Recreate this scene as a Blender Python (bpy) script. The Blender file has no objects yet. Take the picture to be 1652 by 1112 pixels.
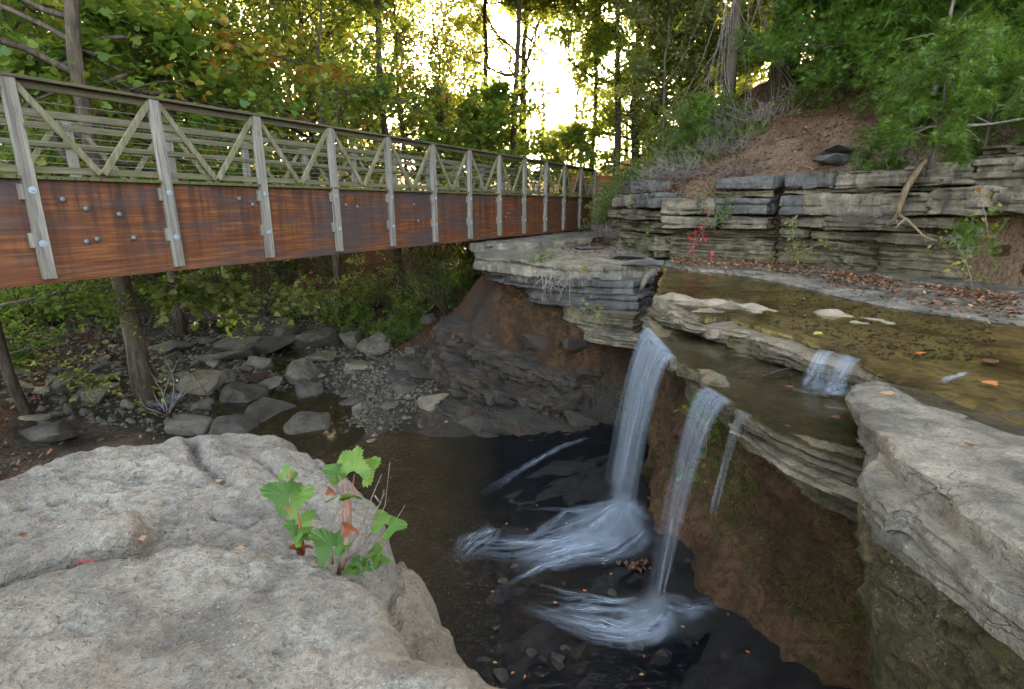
import bpy, bmesh, math, random
import numpy as np
from mathutils import Vector, Matrix

sc = bpy.context.scene
COL = sc.collection

# ------------------------------------------------------------------ camera
F_PX, PITCH = 850.0, math.atan(224 / 850.0)      # focal length in photo pixels (1652 wide), look-down angle
cam_d = bpy.data.cameras.new('camera')
cam_d.sensor_fit = 'HORIZONTAL'; cam_d.sensor_width = 36.0
cam_d.lens = 36.0 * F_PX / 1652.0
cam_d.clip_start = 0.05; cam_d.clip_end = 2000
cam = bpy.data.objects.new('camera', cam_d); COL.objects.link(cam)
cam.location = (0, 0, 0); cam.rotation_euler = (math.pi / 2 - PITCH, 0, 0)
sc.camera = cam

# ------------------------------------------------------------------ sky and sun
SUN_EL, SUN_AZ = math.radians(9.0), math.radians(5.0)   # low sun, five degrees to the right of straight ahead
world = bpy.data.worlds.new('World'); sc.world = world; world.use_nodes = True
wn = world.node_tree; wn.nodes.clear()
sky = wn.nodes.new('ShaderNodeTexSky'); sky.sky_type = 'NISHITA'; sky.sun_disc = False
sky.sun_elevation = SUN_EL; sky.sun_rotation = SUN_AZ
sky.altitude = 300; sky.air_density = 0.5; sky.dust_density = 4.0; sky.ozone_density = 0.0
bg = wn.nodes.new('ShaderNodeBackground'); bg.inputs[1].default_value = 0.15
wo = wn.nodes.new('ShaderNodeOutputWorld')
wb = wn.nodes.new('ShaderNodeMix'); wb.data_type = 'RGBA'; wb.blend_type = 'MULTIPLY'; wb.inputs[0].default_value = 1.0
wb.inputs[7].default_value = (1.22, 1.0, 0.76, 1)          # the camera's white balance for open shade
wn.links.new(sky.outputs[0], wb.inputs[6]); wn.links.new(wb.outputs[2], bg.inputs[0]); wn.links.new(bg.outputs[0], wo.inputs[0])
sun_d = bpy.data.lights.new('sun', 'SUN'); sun_d.energy = 2.0; sun_d.angle = math.radians(1.2)
sun_d.color = (1.0, 0.80, 0.52)
sun = bpy.data.objects.new('sun', sun_d); COL.objects.link(sun)
sdir = Vector((math.sin(SUN_AZ) * math.cos(SUN_EL), math.cos(SUN_AZ) * math.cos(SUN_EL), math.sin(SUN_EL)))
sun.rotation_euler = sdir.to_track_quat('Z', 'Y').to_euler(); sun.location = sdir * 60
sc.view_settings.view_transform = 'Standard'; sc.view_settings.look = 'None'
sc.view_settings.gamma = 1.0; sc.view_settings.use_curve_mapping = False
sc.view_settings.exposure = 4.5
sc.render.engine = 'CYCLES'
sc.cycles.use_denoising = True
sc.cycles.denoising_prefilter = 'ACCURATE'
sc.cycles.max_bounces = 8; sc.cycles.diffuse_bounces = 4; sc.cycles.glossy_bounces = 3
sc.cycles.transmission_bounces = 4; sc.cycles.transparent_max_bounces = 24
sc.cycles.sample_clamp_indirect = 6.0

# ------------------------------------------------------------------ photo pixel -> ray -> real place
SP, CP = math.sin(PITCH), math.cos(PITCH)
def ray(x, y):
    yc = 556 - y
    return (x - 826.0, F_PX * CP + yc * SP, -F_PX * SP + yc * CP)
def onz(x, y, z):                      # where the sight line meets the level z
    r = ray(x, y); k = z / r[2]
    return (r[0] * k, r[1] * k)
def atY(x, y, Y):                      # the point Y metres ahead on the sight line
    r = ray(x, y); k = Y / r[1]
    return (r[0] * k, Y, r[2] * k)

# ------------------------------------------------------------------ noise in numpy
def _hash(ix, iy, iz, seed):
    h = (ix.astype(np.uint32) * np.uint32(374761393) + iy.astype(np.uint32) * np.uint32(668265263)
         + iz.astype(np.uint32) * np.uint32(2246822519) + np.uint32((seed * 3266489917) % 4294967296))
    h ^= h >> np.uint32(13); h *= np.uint32(1274126177); h ^= h >> np.uint32(16)
    h *= np.uint32(2654435761); h ^= h >> np.uint32(15)
    return h.astype(np.float64) / 2147483647.5 - 1.0
def vnoise(P, seed=0):
    P = np.asarray(P, float); i = np.floor(P).astype(np.int64); f = P - i
    u = f * f * f * (f * (f * 6 - 15) + 10)
    r = 0
    for dx in (0, 1):
        wx = u[:, 0] if dx else 1 - u[:, 0]
        for dy in (0, 1):
            wy = u[:, 1] if dy else 1 - u[:, 1]
            for dz in (0, 1):
                wz = u[:, 2] if dz else 1 - u[:, 2]
                r = r + wx * wy * wz * _hash(i[:, 0] + dx, i[:, 1] + dy, i[:, 2] + dz, seed)
    return r
def fbm(P, octv=4, seed=0, gain=0.5, lac=2.03):
    a, s, t, P = 1.0, 0, 0, np.asarray(P, float)
    for k in range(octv):
        s = s + a * vnoise(P, seed + k * 31); t += a; a *= gain; P = P * lac + 7.7
    return s / t * 1.6
def P3(x, y, z=0.0):
    x = np.asarray(x, float); return np.stack([x, np.asarray(y, float) + 0 * x, np.asarray(z, float) + 0 * x], 1)
def sstep(a, b, x):
    t = np.clip((x - a) / (b - a), 0, 1); return t * t * (3 - 2 * t)

# ------------------------------------------------------------------ objects
def tag(o, label=None, cat=None, group=None, kind=None):
    if label: o['label'] = label
    if cat: o['category'] = cat
    if group: o['group'] = group
    if kind: o['kind'] = kind
    return o
def link(name, me, mat=None, parent=None, loc=None, rot=None):
    o = bpy.data.objects.new(name, me); COL.objects.link(o)
    if mat is not None and me is not None:
        me.materials.clear(); me.materials.append(mat)
    if parent is not None: o.parent = parent
    if loc is not None: o.location = loc
    if rot is not None: o.rotation_euler = rot
    return o
def thing(name, label, cat, loc=(0, 0, 0), rot=(0, 0, 0), group=None):
    o = link(name, None, loc=loc, rot=rot); o.empty_display_size = 0.1
    return tag(o, label, cat, group)
def copy_tree(o, parent=None):
    c = o.copy(); COL.objects.link(c); c.parent = parent
    for ch in list(o.children): copy_tree(ch, c)
    return c

def mesh_np(name, V, Fs, smooth=False, uv=None):
    """V (n,3); Fs (m,k) equal-sized faces or list of such arrays"""
    me = bpy.data.meshes.new(name)
    if not isinstance(Fs, list): Fs = [Fs]
    Fs = [np.asarray(f, np.int32) for f in Fs if len(f)]
    V = np.asarray(V, np.float32)
    me.vertices.add(len(V)); me.vertices.foreach_set('co', V.ravel())
    loops = np.concatenate([f.ravel() for f in Fs])
    tot = np.concatenate([np.full(len(f), f.shape[1], np.int32) for f in Fs])
    start = np.concatenate([[0], np.cumsum(tot)[:-1]]).astype(np.int32)
    me.loops.add(len(loops)); me.loops.foreach_set('vertex_index', loops)
    me.polygons.add(len(tot)); me.polygons.foreach_set('loop_start', start)
    if uv is not None:
        l = me.uv_layers.new(name='UVMap')
        l.data.foreach_set('uv', np.asarray(uv, np.float32)[loops].ravel())
    if smooth: me.polygons.foreach_set('use_smooth', np.ones(len(tot), bool))
    me.update(calc_edges=True)
    return me
def grid_mesh(name, X, Y, Z, smooth=True, uv=True, keep=None):
    n, m = X.shape
    V = np.stack([X.ravel(), Y.ravel(), Z.ravel()], 1)
    i = np.arange(n * m).reshape(n, m)
    Fq = np.stack([i[:-1, :-1].ravel(), i[:-1, 1:].ravel(), i[1:, 1:].ravel(), i[1:, :-1].ravel()], 1)
    if keep is not None: Fq = Fq[keep.ravel()]
    a, b = np.meshgrid(np.linspace(0, 1, m), np.linspace(0, 1, n))
    return mesh_np(name, V, Fq, smooth, np.stack([a.ravel(), b.ravel()], 1) if uv else None)

class MB:
    """collects boxes / tubes / prisms into one mesh"""
    def __init__(s): s.v = []; s.f = []
    def add(s, vs, fs):
        k = len(s.v); s.v += [tuple(v) for v in vs]; s.f += [tuple(i + k for i in f) for f in fs]; return s
    def box(s, x0, x1, y0, y1, z0, z1):
        return s.add([(x0,y0,z0),(x1,y0,z0),(x1,y1,z0),(x0,y1,z0),(x0,y0,z1),(x1,y0,z1),(x1,y1,z1),(x0,y1,z1)],
                     [(0,3,2,1),(4,5,6,7),(0,1,5,4),(1,2,6,5),(2,3,7,6),(3,0,4,7)])
    def bar(s, a, b, w, d, up=(0, 1, 0)):
        a, b = Vector(a), Vector(b); t = (b - a).normalized(); u = Vector(up); u = (u - t * u.dot(t)).normalized(); r = t.cross(u)
        vs = [p + r * (i * w / 2) + u * (j * d / 2) for p in (a, b) for i, j in ((-1,-1),(1,-1),(1,1),(-1,1))]
        return s.add(vs, [(0,3,2,1),(4,5,6,7),(0,1,5,4),(1,2,6,5),(2,3,7,6),(3,0,4,7)])
    def tube(s, pts, rad, n=6, cap=True):
        pts = [Vector(p) for p in pts]
        if not hasattr(rad, '__len__'): rad = [rad] * len(pts)
        vs = []; ref = Vector((0.31, 0.17, 0.93))
        for k, p in enumerate(pts):
            t = (pts[min(k + 1, len(pts) - 1)] - pts[max(k - 1, 0)])
            t = t.normalized() if t.length > 1e-9 else Vector((0, 0, 1))
            u = t.cross(ref)
            if u.length < 0.05: u = t.cross(Vector((1, 0, 0)))
            u.normalize(); w = t.cross(u); ref = u.cross(t) if False else ref
            for j in range(n):
                a = 2 * math.pi * j / n; vs.append(p + (u * math.cos(a) + w * math.sin(a)) * rad[k])
        fs = []
        for k in range(len(pts) - 1):
            for j in range(n):
                fs.append((k*n + j, k*n + (j+1) % n, (k+1)*n + (j+1) % n, (k+1)*n + j))
        if cap: fs.append(tuple(range(n - 1, -1, -1))); fs.append(tuple((len(pts)-1)*n + j for j in range(n)))
        return s.add(vs, fs)
    def mesh(s, name, smooth=False, bevel=0):
        me = bpy.data.meshes.new(name); me.from_pydata(s.v, [], s.f)
        if bevel:
            bm = bmesh.new(); bm.from_mesh(me)
            bmesh.ops.bevel(bm, geom=list(bm.edges), offset=bevel, segments=1, affect='EDGES', profile=0.5)
            bm.to_mesh(me); bm.free()
        if smooth: me.polygons.foreach_set('use_smooth', [True] * len(me.polygons))
        me.update(); return me

# ------------------------------------------------------------------ rock building
def resample(poly, step, closed=True):
    pts = [np.array(p, float) for p in poly]; out = []
    n = len(pts)
    for k in range(n if closed else n - 1):
        a, b = pts[k], pts[(k + 1) % n]; m = max(1, int(round(np.linalg.norm(b - a) / step)))
        for j in range(m): out.append(a + (b - a) * j / m)
    if not closed: out.append(pts[-1])
    return np.array(out)
def prism(poly, z0, z1, step=0.12, jag=0.05, seed=1, freq=2.0):
    """closed prism over an outline; the outline is broken up with noise"""
    p = resample(poly, step)
    if jag:
        d = np.stack([fbm(P3(p[:, 0] * freq, p[:, 1] * freq, seed * 3.1), 4, seed), fbm(P3(p[:, 0] * freq, p[:, 1] * freq, seed * 5.7 + 9), 4, seed + 5)], 1)
        p = p + d * jag
    n = len(p)
    a = 0.5 * np.sum(p[:, 0] * np.roll(p[:, 1], -1) - np.roll(p[:, 0], -1) * p[:, 1])
    if a < 0: p = p[::-1]
    V = [(x, y, z0) for x, y in p] + [(x, y, z1) for x, y in p]
    Fs = [tuple(range(n - 1, -1, -1)), tuple(range(n, 2 * n))] + [(k, (k + 1) % n, n + (k + 1) % n, n + k) for k in range(n)]
    me = bpy.data.meshes.new('tmp'); me.from_pydata(V, [], Fs); return me
def voxel(me, size):
    o = bpy.data.objects.new('tmp', me); COL.objects.link(o)
    md = o.modifiers.new('r', 'REMESH'); md.mode = 'VOXEL'; md.voxel_size = size
    dg = bpy.context.evaluated_depsgraph_get()
    ev = o.evaluated_get(dg); out = bpy.data.meshes.new_from_object(ev, depsgraph=dg)
    bpy.data.objects.remove(o); bpy.data.meshes.remove(me)
    return out
def coords(me):
    n = len(me.vertices); a = np.empty(n * 3, np.float32); me.vertices.foreach_get('co', a)
    me.update(); b = np.empty(n * 3, np.float32); me.vertex_normals.foreach_get('vector', b)
    return a.reshape(-1, 3).astype(float), b.reshape(-1, 3).astype(float)
def set_coords(me, V):
    me.vertices.foreach_set('co', V.astype(np.float32).ravel()); me.update()
def strata(P, N, layer=0.09, amp=0.04, seed=0, fine=0.012, lump=0.0, plates=0.012, tilt=(0, 0)):
    """sedimentary relief: beds that stand proud or recede, grooves between, flaking plates on top"""
    x, y, z = P[:, 0], P[:, 1], P[:, 2]
    zz = z + 0.05 * fbm(P3(x * .6, y * .6, seed), 3, seed) + tilt[0] * x + tilt[1] * y
    t = zz / layer; t = t + 0.55 * vnoise(P3(t * .55, 0 * t, seed + .5), seed + 3)
    idn = np.floor(t); f = t - idn
    off = fbm(np.stack([x * 1.3, y * 1.3, idn * 7.37 + seed], 1), 3, seed + 11)
    off2 = np.round(fbm(np.stack([x * 3.1, y * 3.1, idn * 3.37 + seed], 1), 2, seed + 17) * 2) / 2
    gr = np.exp(-(np.minimum(f, 1 - f) / 0.11) ** 2)
    cx = np.floor(x * 2.3 + idn * .37 + .5 * vnoise(P * 1.1, seed + 6)); cy = np.floor(y * 2.3 + idn * .61 + .5 * vnoise(P * 1.1 + 9, seed + 7))
    chunk = _hash(cx.astype(np.int64), cy.astype(np.int64), idn.astype(np.int64), seed + 5)
    h = np.sqrt(N[:, 0] ** 2 + N[:, 1] ** 2); hh = np.maximum(h, 1e-6)
    d = amp * (.8 * off + .4 * off2 + .55 * chunk) - amp * 1.0 * gr * (0.6 + 0.5 * vnoise(P * 1.7, seed + 4))
    Q = P.copy()
    Q[:, 0] += N[:, 0] / hh * d * h; Q[:, 1] += N[:, 1] / hh * d * h
    up = np.clip(np.abs(N[:, 2]) - 0.5, 0, 0.5) * 2
    pl = fbm(P3(x * 1.5, y * 1.5, seed + 2.2), 4, seed + 21)
    Q[:, 2] += up * plates * (np.round(pl * 3) / 3 * 2 + 0.5 * pl) * np.sign(N[:, 2])
    n = fbm(P * 6, 4, seed + 33)
    Q += N * (fine * n)[:, None]
    if lump: Q += N * (lump * fbm(P * 1.6, 3, seed + 41))[:, None]
    return Q
def drop_hidden(me, poly, inside):
    """leave out the underside of a bed where it lies on the bed below"""
    n = len(me.polygons); c = np.empty(n * 3, np.float32); me.polygons.foreach_get('center', c); c = c.reshape(-1, 3)
    nr = np.empty(n * 3, np.float32); me.polygons.foreach_get('normal', nr); nr = nr.reshape(-1, 3)
    gone = (nr[:, 2] < -.6) & (sdist(poly, c[:, 0], c[:, 1]) > inside)
    bm = bmesh.new(); bm.from_mesh(me); bm.faces.ensure_lookup_table()
    bmesh.ops.delete(bm, geom=[bm.faces[int(i)] for i in np.nonzero(gone)[0]], context='FACES'); bm.to_mesh(me); bm.free(); me.update()
def slab(name, poly, z0, z1, mat, parent=None, vox=0.03, jag=0.05, seed=1, layer=0.09, amp=0.04, top=None, freq=2.0, **kw):
    me = voxel(prism(poly, z0, z1, max(vox * 2.5, .06), jag, seed, freq), vox)
    P, N = coords(me)
    Q = strata(P, N, layer, amp, seed, **kw)
    if top is not None: Q[:, 2] += top(P)
    set_coords(me, Q); drop_hidden(me, poly, .28)
    me.polygons.foreach_set('use_smooth', [True] * len(me.polygons))
    me.set_sharp_from_angle(angle=math.radians(34))
    me.name = name
    return link(name, me, mat, parent)
def hull_rock(seed, sx, sy, sz, n=16, flat=0.0, sub=True):
    """an angular broken block: hull of random points, edges worn"""
    rnd = random.Random(seed); bm = bmesh.new()
    for _ in range(n):
        v = Vector([rnd.uniform(-1, 1) for _ in range(3)]); 
        m = max(abs(v.x), abs(v.y), abs(v.z)); v = v / m * rnd.uniform(.78, 1.0) if rnd.random() < .8 else v
        bm.verts.new((v.x * sx / 2, v.y * sy / 2, v.z * sz / 2))
    r = bmesh.ops.convex_hull(bm, input=list(bm.verts))
    bmesh.ops.delete(bm, geom=[v for v in bm.verts if not v.link_faces], context='VERTS')
    bmesh.ops.dissolve_limit(bm, angle_limit=0.22, verts=list(bm.verts), edges=list(bm.edges))
    s = min(sx, sy, sz)
    bmesh.ops.bevel(bm, geom=list(bm.edges), offset=s * .05, segments=1, affect='EDGES', profile=.5)
    if sub:
        bmesh.ops.triangulate(bm, faces=list(bm.faces))
        bmesh.ops.subdivide_edges(bm, edges=[e for e in bm.edges if e.calc_length() > max(sx, sy) * .12], cuts=2, use_grid_fill=True)
    me = bpy.data.meshes.new('rock'); bm.to_mesh(me); bm.free()
    if sub:
        P, N = coords(me); k = 2.2 / max(sx, sy)
        Q = P + N * (s * .06 * fbm(P * k * 2 + seed, 3, seed))[:, None]
        # faint bedding
        h = np.sqrt(N[:, 0] ** 2 + N[:, 1] ** 2)
        Q += N * (h * s * .05 * vnoise(np.stack([P[:, 0] * k * .5, P[:, 1] * k * .5, P[:, 2] / s * 7], 1), seed))[:, None]
        set_coords(me, Q); me.polygons.foreach_set('use_smooth', [True] * len(me.polygons)); me.set_sharp_from_angle(angle=math.radians(28))
    return me

def tps(C, X, Y):
    C = np.array(C, float); n = len(C); p = C[:, :2]
    def U(r2): return np.where(r2 > 1e-12, 0.5 * r2 * np.log(np.maximum(r2, 1e-12)), 0)
    D = ((p[:, None] - p[None]) ** 2).sum(-1); A = np.zeros((n + 3, n + 3))
    A[:n, :n] = U(D) + np.eye(n) * 0.02; A[:n, n] = 1; A[:n, n + 1:] = p; A[n:, :n] = A[:n, n:].T
    w = np.linalg.solve(A, np.concatenate([C[:, 2], np.zeros(3)]))
    q = np.stack([X.ravel(), Y.ravel()], 1); out = w[n] + q @ w[n + 1:]
    for k in range(n): out = out + w[k] * U(((q - p[k]) ** 2).sum(1))
    return out.reshape(X.shape)
def sdist(poly, X, Y):
    """signed distance to a closed outline, positive inside"""
    q = np.stack([X.ravel(), Y.ravel()], 1); p = np.array(poly, float); best = np.full(len(q), 1e9); ins = np.zeros(len(q), bool)
    for k in range(len(p)):
        a, b = p[k], p[(k + 1) % len(p)]; ab = b - a
        t = np.clip(((q - a) @ ab) / (ab @ ab), 0, 1); d = np.linalg.norm(q - a - t[:, None] * ab, axis=1); best = np.minimum(best, d)
        c = ((a[1] > q[:, 1]) != (b[1] > q[:, 1])); xi = (b[0] - a[0]) * (q[:, 1] - a[1]) / (b[1] - a[1] + 1e-12) + a[0]
        ins ^= c & (q[:, 0] < xi)
    return np.where(ins, best, -best).reshape(X.shape)
# ------------------------------------------------------------------ materials (all node based)
class NT:
    def __init__(s, name):
        s.m = bpy.data.materials.new(name); s.m.use_nodes = True; s.t = s.m.node_tree; s.t.nodes.clear()
        s.out = s.n('OutputMaterial')
    def n(s, typ, **kw):
        o = s.t.nodes.new('ShaderNode' + typ)
        for k, v in kw.items():
            if hasattr(o, k): setattr(o, k, v)
        return o
    def put(s, sock, v):
        if v is None: return
        if hasattr(v, 'is_output'): s.t.links.new(v, sock)
        elif isinstance(v, (tuple, list)) and sock.type == 'RGBA' and len(v) == 3: sock.default_value = (*v, 1)
        else: sock.default_value = v
    def coord(s, kind='Object', scale=(1, 1, 1), rnd=False, rot=(0, 0, 0)):
        c = s.n('TexCoord').outputs[kind]
        if rnd:
            oi = s.n('ObjectInfo'); a = s.n('VectorMath', operation='MULTIPLY_ADD')
            cb = s.n('CombineXYZ'); [s.put(cb.inputs[i], oi.outputs['Random']) for i in range(3)]
            s.put(a.inputs[0], cb.outputs[0]); a.inputs[1].default_value = (37.0, 53.0, 71.0); s.put(a.inputs[2], c); c = a.outputs[0]
        m = s.n('Mapping'); s.put(m.inputs[0], c); m.inputs['Scale'].default_value = scale; m.inputs['Rotation'].default_value = rot
        return m.outputs[0]
    def noise(s, co, scale, detail=5, rough=.55, dist=0, out='Fac'):
        o = s.n('TexNoise'); s.put(o.inputs['Vector'], co); s.put(o.inputs['Scale'], scale); o.inputs['Detail'].default_value = detail
        o.inputs['Roughness'].default_value = rough; o.inputs['Distortion'].default_value = dist
        return o.outputs[out]
    def voro(s, co, scale, feature='F1', out='Distance', rnd=1.0):
        o = s.n('TexVoronoi'); o.feature = feature; s.put(o.inputs['Vector'], co); o.inputs['Scale'].default_value = scale
        o.inputs['Randomness'].default_value = rnd
        return o.outputs[out]
    def ramp(s, fac, stops, interp='LINEAR'):
        r = s.n('ValToRGB'); e = r.color_ramp.elements; r.color_ramp.interpolation = interp
        while len(e) > 1: e.remove(e[-1])
        for k, (p, c) in enumerate(stops):
            el = e[0] if k == 0 else e.new(p)
            el.position = p; el.color = (*c, 1) if hasattr(c, '__len__') else (c, c, c, 1)
        s.put(r.inputs[0], fac); return r.outputs[0]
    def mix(s, f, a, b, mode='MIX'):
        m = s.n('Mix'); m.data_type = 'RGBA'; m.blend_type = mode; m.clamp_factor = True
        s.put(m.inputs[0], f); s.put(m.inputs[6], a); s.put(m.inputs[7], b); return m.outputs[2]
    def math(s, op, a, b=None, c=None, clamp=False):
        m = s.n('Math', operation=op); m.use_clamp = clamp
        s.put(m.inputs[0], a); s.put(m.inputs[1], b); s.put(m.inputs[2], c); return m.outputs[0]
    def mrange(s, v, a, b, c=0, d=1):
        m = s.n('MapRange'); s.put(m.inputs[0], v)
        for i, q in zip((1, 2, 3, 4), (a, b, c, d)): m.inputs[i].default_value = q
        return m.outputs[0]
    def xyz(s, co=None, kind='Object'):
        o = s.n('SeparateXYZ'); s.put(o.inputs[0], co if co is not None else s.n('TexCoord').outputs[kind]); return o.outputs
    def bump(s, h, strength=.5, dist=.02, normal=None):
        b = s.n('Bump'); s.put(b.inputs['Height'], h); b.inputs['Strength'].default_value = strength; b.inputs['Distance'].default_value = dist
        if normal is not None: s.put(b.inputs['Normal'], normal)
        return b.outputs[0]
    def bsdf(s, color, rough=.8, normal=None, spec=.3, **kw):
        b = s.n('BsdfPrincipled'); s.put(b.inputs['Base Color'], color); s.put(b.inputs['Roughness'], rough)
        s.put(b.inputs['Specular IOR Level'], spec); s.put(b.inputs['Normal'], normal)
        for k, v in kw.items(): s.put(b.inputs[k.replace('_', ' ')], v)
        return b.outputs[0]
    def done(s, sh, vol=None):
        if sh is not None: s.put(s.out.inputs[0], sh)
        if vol is not None: s.put(s.out.inputs[1], vol)
        return s.m

def rock_mat(name, light, mid, dark, tan=(.30, .19, .09), tan_amt=.3, band=0.5, moss=0.0, rough=.85, pits=.5, scale=1.0, stain=.5, wet=0.0, lich=.0, rnd=False, bump=.6, crack=.35, bdist=.05):
    t = NT(name); co = t.coord(rnd=rnd, scale=(scale,) * 3)
    bandc = t.n('Mapping'); t.put(bandc.inputs[0], co); bandc.inputs['Scale'].default_value = (.35, .35, 9.0)
    big = t.noise(co, .9, 5, .6, .3); med = t.noise(co, 5, 6, .65); fine = t.noise(co, 38, 4, .7)
    col = t.mix(t.ramp(big, [(.35, 0.0), (.62, 1.0)]), mid, light)
    b = t.noise(bandc.outputs[0], 1.6, 5, .65, .4)
    col = t.mix(t.math('MULTIPLY', t.ramp(b, [(.38, 1.0), (.52, 0.0)]), band), col, dark)
    if tan_amt: col = t.mix(t.math('MULTIPLY', t.ramp(t.noise(bandc.outputs[0], .9, 4, .6, .8), [(.5, 0.0), (.68, 1.0)]), tan_amt), col, tan)
    st = t.ramp(t.noise(t.coord(rnd=rnd, scale=(scale * 1.1, scale * 1.1, scale * .45)), 1.7, 6, .62, .2), [(.45, 0.0), (.60, 1.0)])
    if stain: col = t.mix(t.math('MULTIPLY', st, stain), col, dark)
    col = t.mix(t.math('MULTIPLY', t.ramp(med, [(.38, 1.0), (.5, 0.0)]), .5), col, dark)
    col = t.mix(t.math('MULTIPLY', t.ramp(fine, [(.38, 1.0), (.54, 0.0)]), .6), col, tuple(c * .5 for c in mid))
    spk = t.noise(co, 110, 3, .75)
    col = t.mix(t.math('MULTIPLY', t.ramp(spk, [(.36, 1.0), (.5, 0.0)]), .35), col, tuple(c * .45 for c in mid)); col = t.mix(t.math('MULTIPLY', t.ramp(spk, [(.56, 0.0), (.7, 1.0)]), .3), col, tuple(min(.8, c * 1.35) for c in light))
    cm = t.n('Mapping'); t.put(cm.inputs[0], t.mix(.35, co, t.noise(co, 2.5, 4, .6, out='Color'))); cm.inputs['Scale'].default_value = (1.0, 1.0, 3.2)
    cr = t.math('MULTIPLY', t.ramp(t.voro(cm.outputs[0], 2.3, 'DISTANCE_TO_EDGE'), [(.0, 1.0), (.022, 0.0)]), t.ramp(t.noise(co, 1.7, 3), [(.42, 0.0), (.56, 1.0)]))
    col = t.mix(t.math('MULTIPLY', cr, crack), col, tuple(c * .4 for c in dark))
    if lich:
        sp = t.math('MULTIPLY', t.ramp(t.voro(co, 55), [(.13, 1.0), (.2, 0.0)]), t.ramp(t.noise(co, 3.0, 3), [(.52, 0.0), (.62, 1.0)]))
        col = t.mix(t.math('MULTIPLY', sp, lich), col, (.62, .62, .58))
    rg = rough
    if moss:
        nz = t.xyz(t.n('NewGeometry').outputs['Normal'])[2]
        mm = t.ramp(t.noise(co, 2.2, 5, .62), [(.6 - .3 * moss, 0.0), (.75 - .25 * moss, 1.0)])
        mm = t.math('MULTIPLY', mm, t.mrange(nz, -.5, .3))
        col = t.mix(t.math('MULTIPLY', mm, .92), col, t.mix(fine, (.014, .018, .003), (.062, .058, .008)))
    if wet:
        wm = t.math('MULTIPLY', t.ramp(t.noise(co, 1.3, 4, .6), [(.35, 0.0), (.6, 1.0)]), wet)
        rg = t.math('SUBTRACT', rough, t.math('MULTIPLY', wm, rough - .18))
        col = t.mix(t.math('MULTIPLY', wm, .6), col, tuple(c * .6 for c in dark))
    h = t.math('ADD', t.math('MULTIPLY', med, .8), t.math('MULTIPLY', fine, .35))
    h = t.math('ADD', h, t.math('MULTIPLY', b, .8)); h = t.math('ADD', h, t.math('MULTIPLY', spk, .15)); h = t.math('SUBTRACT', h, t.math('MULTIPLY', cr, .8 * crack))
    if pits:
        pv2 = t.ramp(t.voro(t.mix(.2, co, t.noise(co, 6, 3, out='Color')), 70), [(.05, 0.0), (.4, 1.0)])
        h = t.math('ADD', h, t.math('MULTIPLY', pv2, pits * .35))
        pv = t.ramp(t.voro(t.mix(.12, co, t.noise(co, 9, 3, out='Color')), 26), [(.0, 0.0), (.28, 1.0)])
        pm = t.ramp(t.noise(co, 4, 3), [(.42, 1.0), (.56, 0.0)])
        h = t.math('ADD', h, t.math('MULTIPLY', t.mix(pm, pv, (1, 1, 1)), pits))
    nrm = t.bump(h, bump, bdist)
    return t.done(t.bsdf(col, rg, nrm, .35))

M = {}
M['boulder'] = rock_mat('boulder_limestone', (0.291, 0.266, 0.222), (0.196, 0.179, 0.149), (0.043, 0.040, 0.036), tan=(0.179, 0.132, 0.085), tan_amt=.35, band=.0, pits=.35, stain=.35, lich=.35, bump=1.0, crack=0)
M['boulder_tan'] = rock_mat('boulder_tan_limestone', (0.291, 0.255, 0.196), (0.204, 0.174, 0.135), (0.050, 0.045, 0.038), tan=(0.190, 0.132, 0.074), tan_amt=.4, band=.15, pits=.35, stain=.35, bump=.9, crack=0)
M['cliff'] = rock_mat('cliff_limestone', (0.324, 0.278, 0.211), (0.198, 0.172, 0.131), (0.022, 0.022, 0.021), tan=(0.174, 0.120, 0.066), tan_amt=.55, band=.55, pits=.3, stain=.75, bump=.9)
M['cliff_blue'] = rock_mat('cliff_bluegrey_limestone', (0.161, 0.155, 0.150), (0.094, 0.093, 0.091), (0.017, 0.018, 0.020), tan=(0.151, 0.120, 0.083), tan_amt=.4, band=.35, pits=.3, stain=.6, bump=.8)
M['cliff_thin'] = rock_mat('thin_bedded_limestone', (0.270, 0.234, 0.154), (0.154, 0.131, 0.083), (0.013, 0.012, 0.009), tan=(0.144, 0.114, 0.054), tan_amt=.5, band=.8, pits=.2, stain=.5, bump=1.0)
M['ledge_tan'] = rock_mat('ledge_tan_limestone', (0.330, 0.274, 0.205), (0.233, 0.192, 0.138), (0.042, 0.036, 0.021), tan=(0.190, 0.126, 0.063), tan_amt=.4, band=.45, pits=.3, stain=.35, moss=.25, bump=.9)
M['ledge'] = rock_mat('ledge_wet_limestone', (0.229, 0.194, 0.131), (0.139, 0.118, 0.077), (0.035, 0.032, 0.018), tan=(0.194, 0.131, 0.056), tan_amt=.5, band=.6, pits=.3, stain=.45, moss=.32, wet=.5, bump=.9)
M['ledge_grey'] = rock_mat('ledge_grey_limestone', (0.304, 0.269, 0.211), (0.187, 0.168, 0.133), (0.026, 0.025, 0.024), tan=(0.180, 0.138, 0.084), tan_amt=.4, band=.25, pits=.3, stain=.6, bump=.8)
M['moss_face'] = rock_mat('mossy_dripping_rock', (0.240, 0.197, 0.120), (0.143, 0.114, 0.060), (0.022, 0.019, 0.009), tan=(0.160, 0.101, 0.044), tan_amt=.6, band=.6, pits=.2, stain=.4, moss=.9, wet=.7, bump=1.0)
M['creek_rock'] = rock_mat('creek_rock', (0.163, 0.145, 0.111), (0.101, 0.092, 0.075), (0.024, 0.022, 0.020), tan=(0.148, 0.101, 0.056), tan_amt=.35, band=.2, pits=.3, stain=.4, rnd=True, scale=1.3)
M['creek_rock_dark'] = rock_mat('creek_rock_dark', (0.111, 0.095, 0.073), (0.063, 0.055, 0.044), (0.014, 0.012, 0.010), tan=(0.071, 0.050, 0.031), tan_amt=.25, band=.2, pits=.3, stain=.5, rnd=True, wet=.3)
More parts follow.
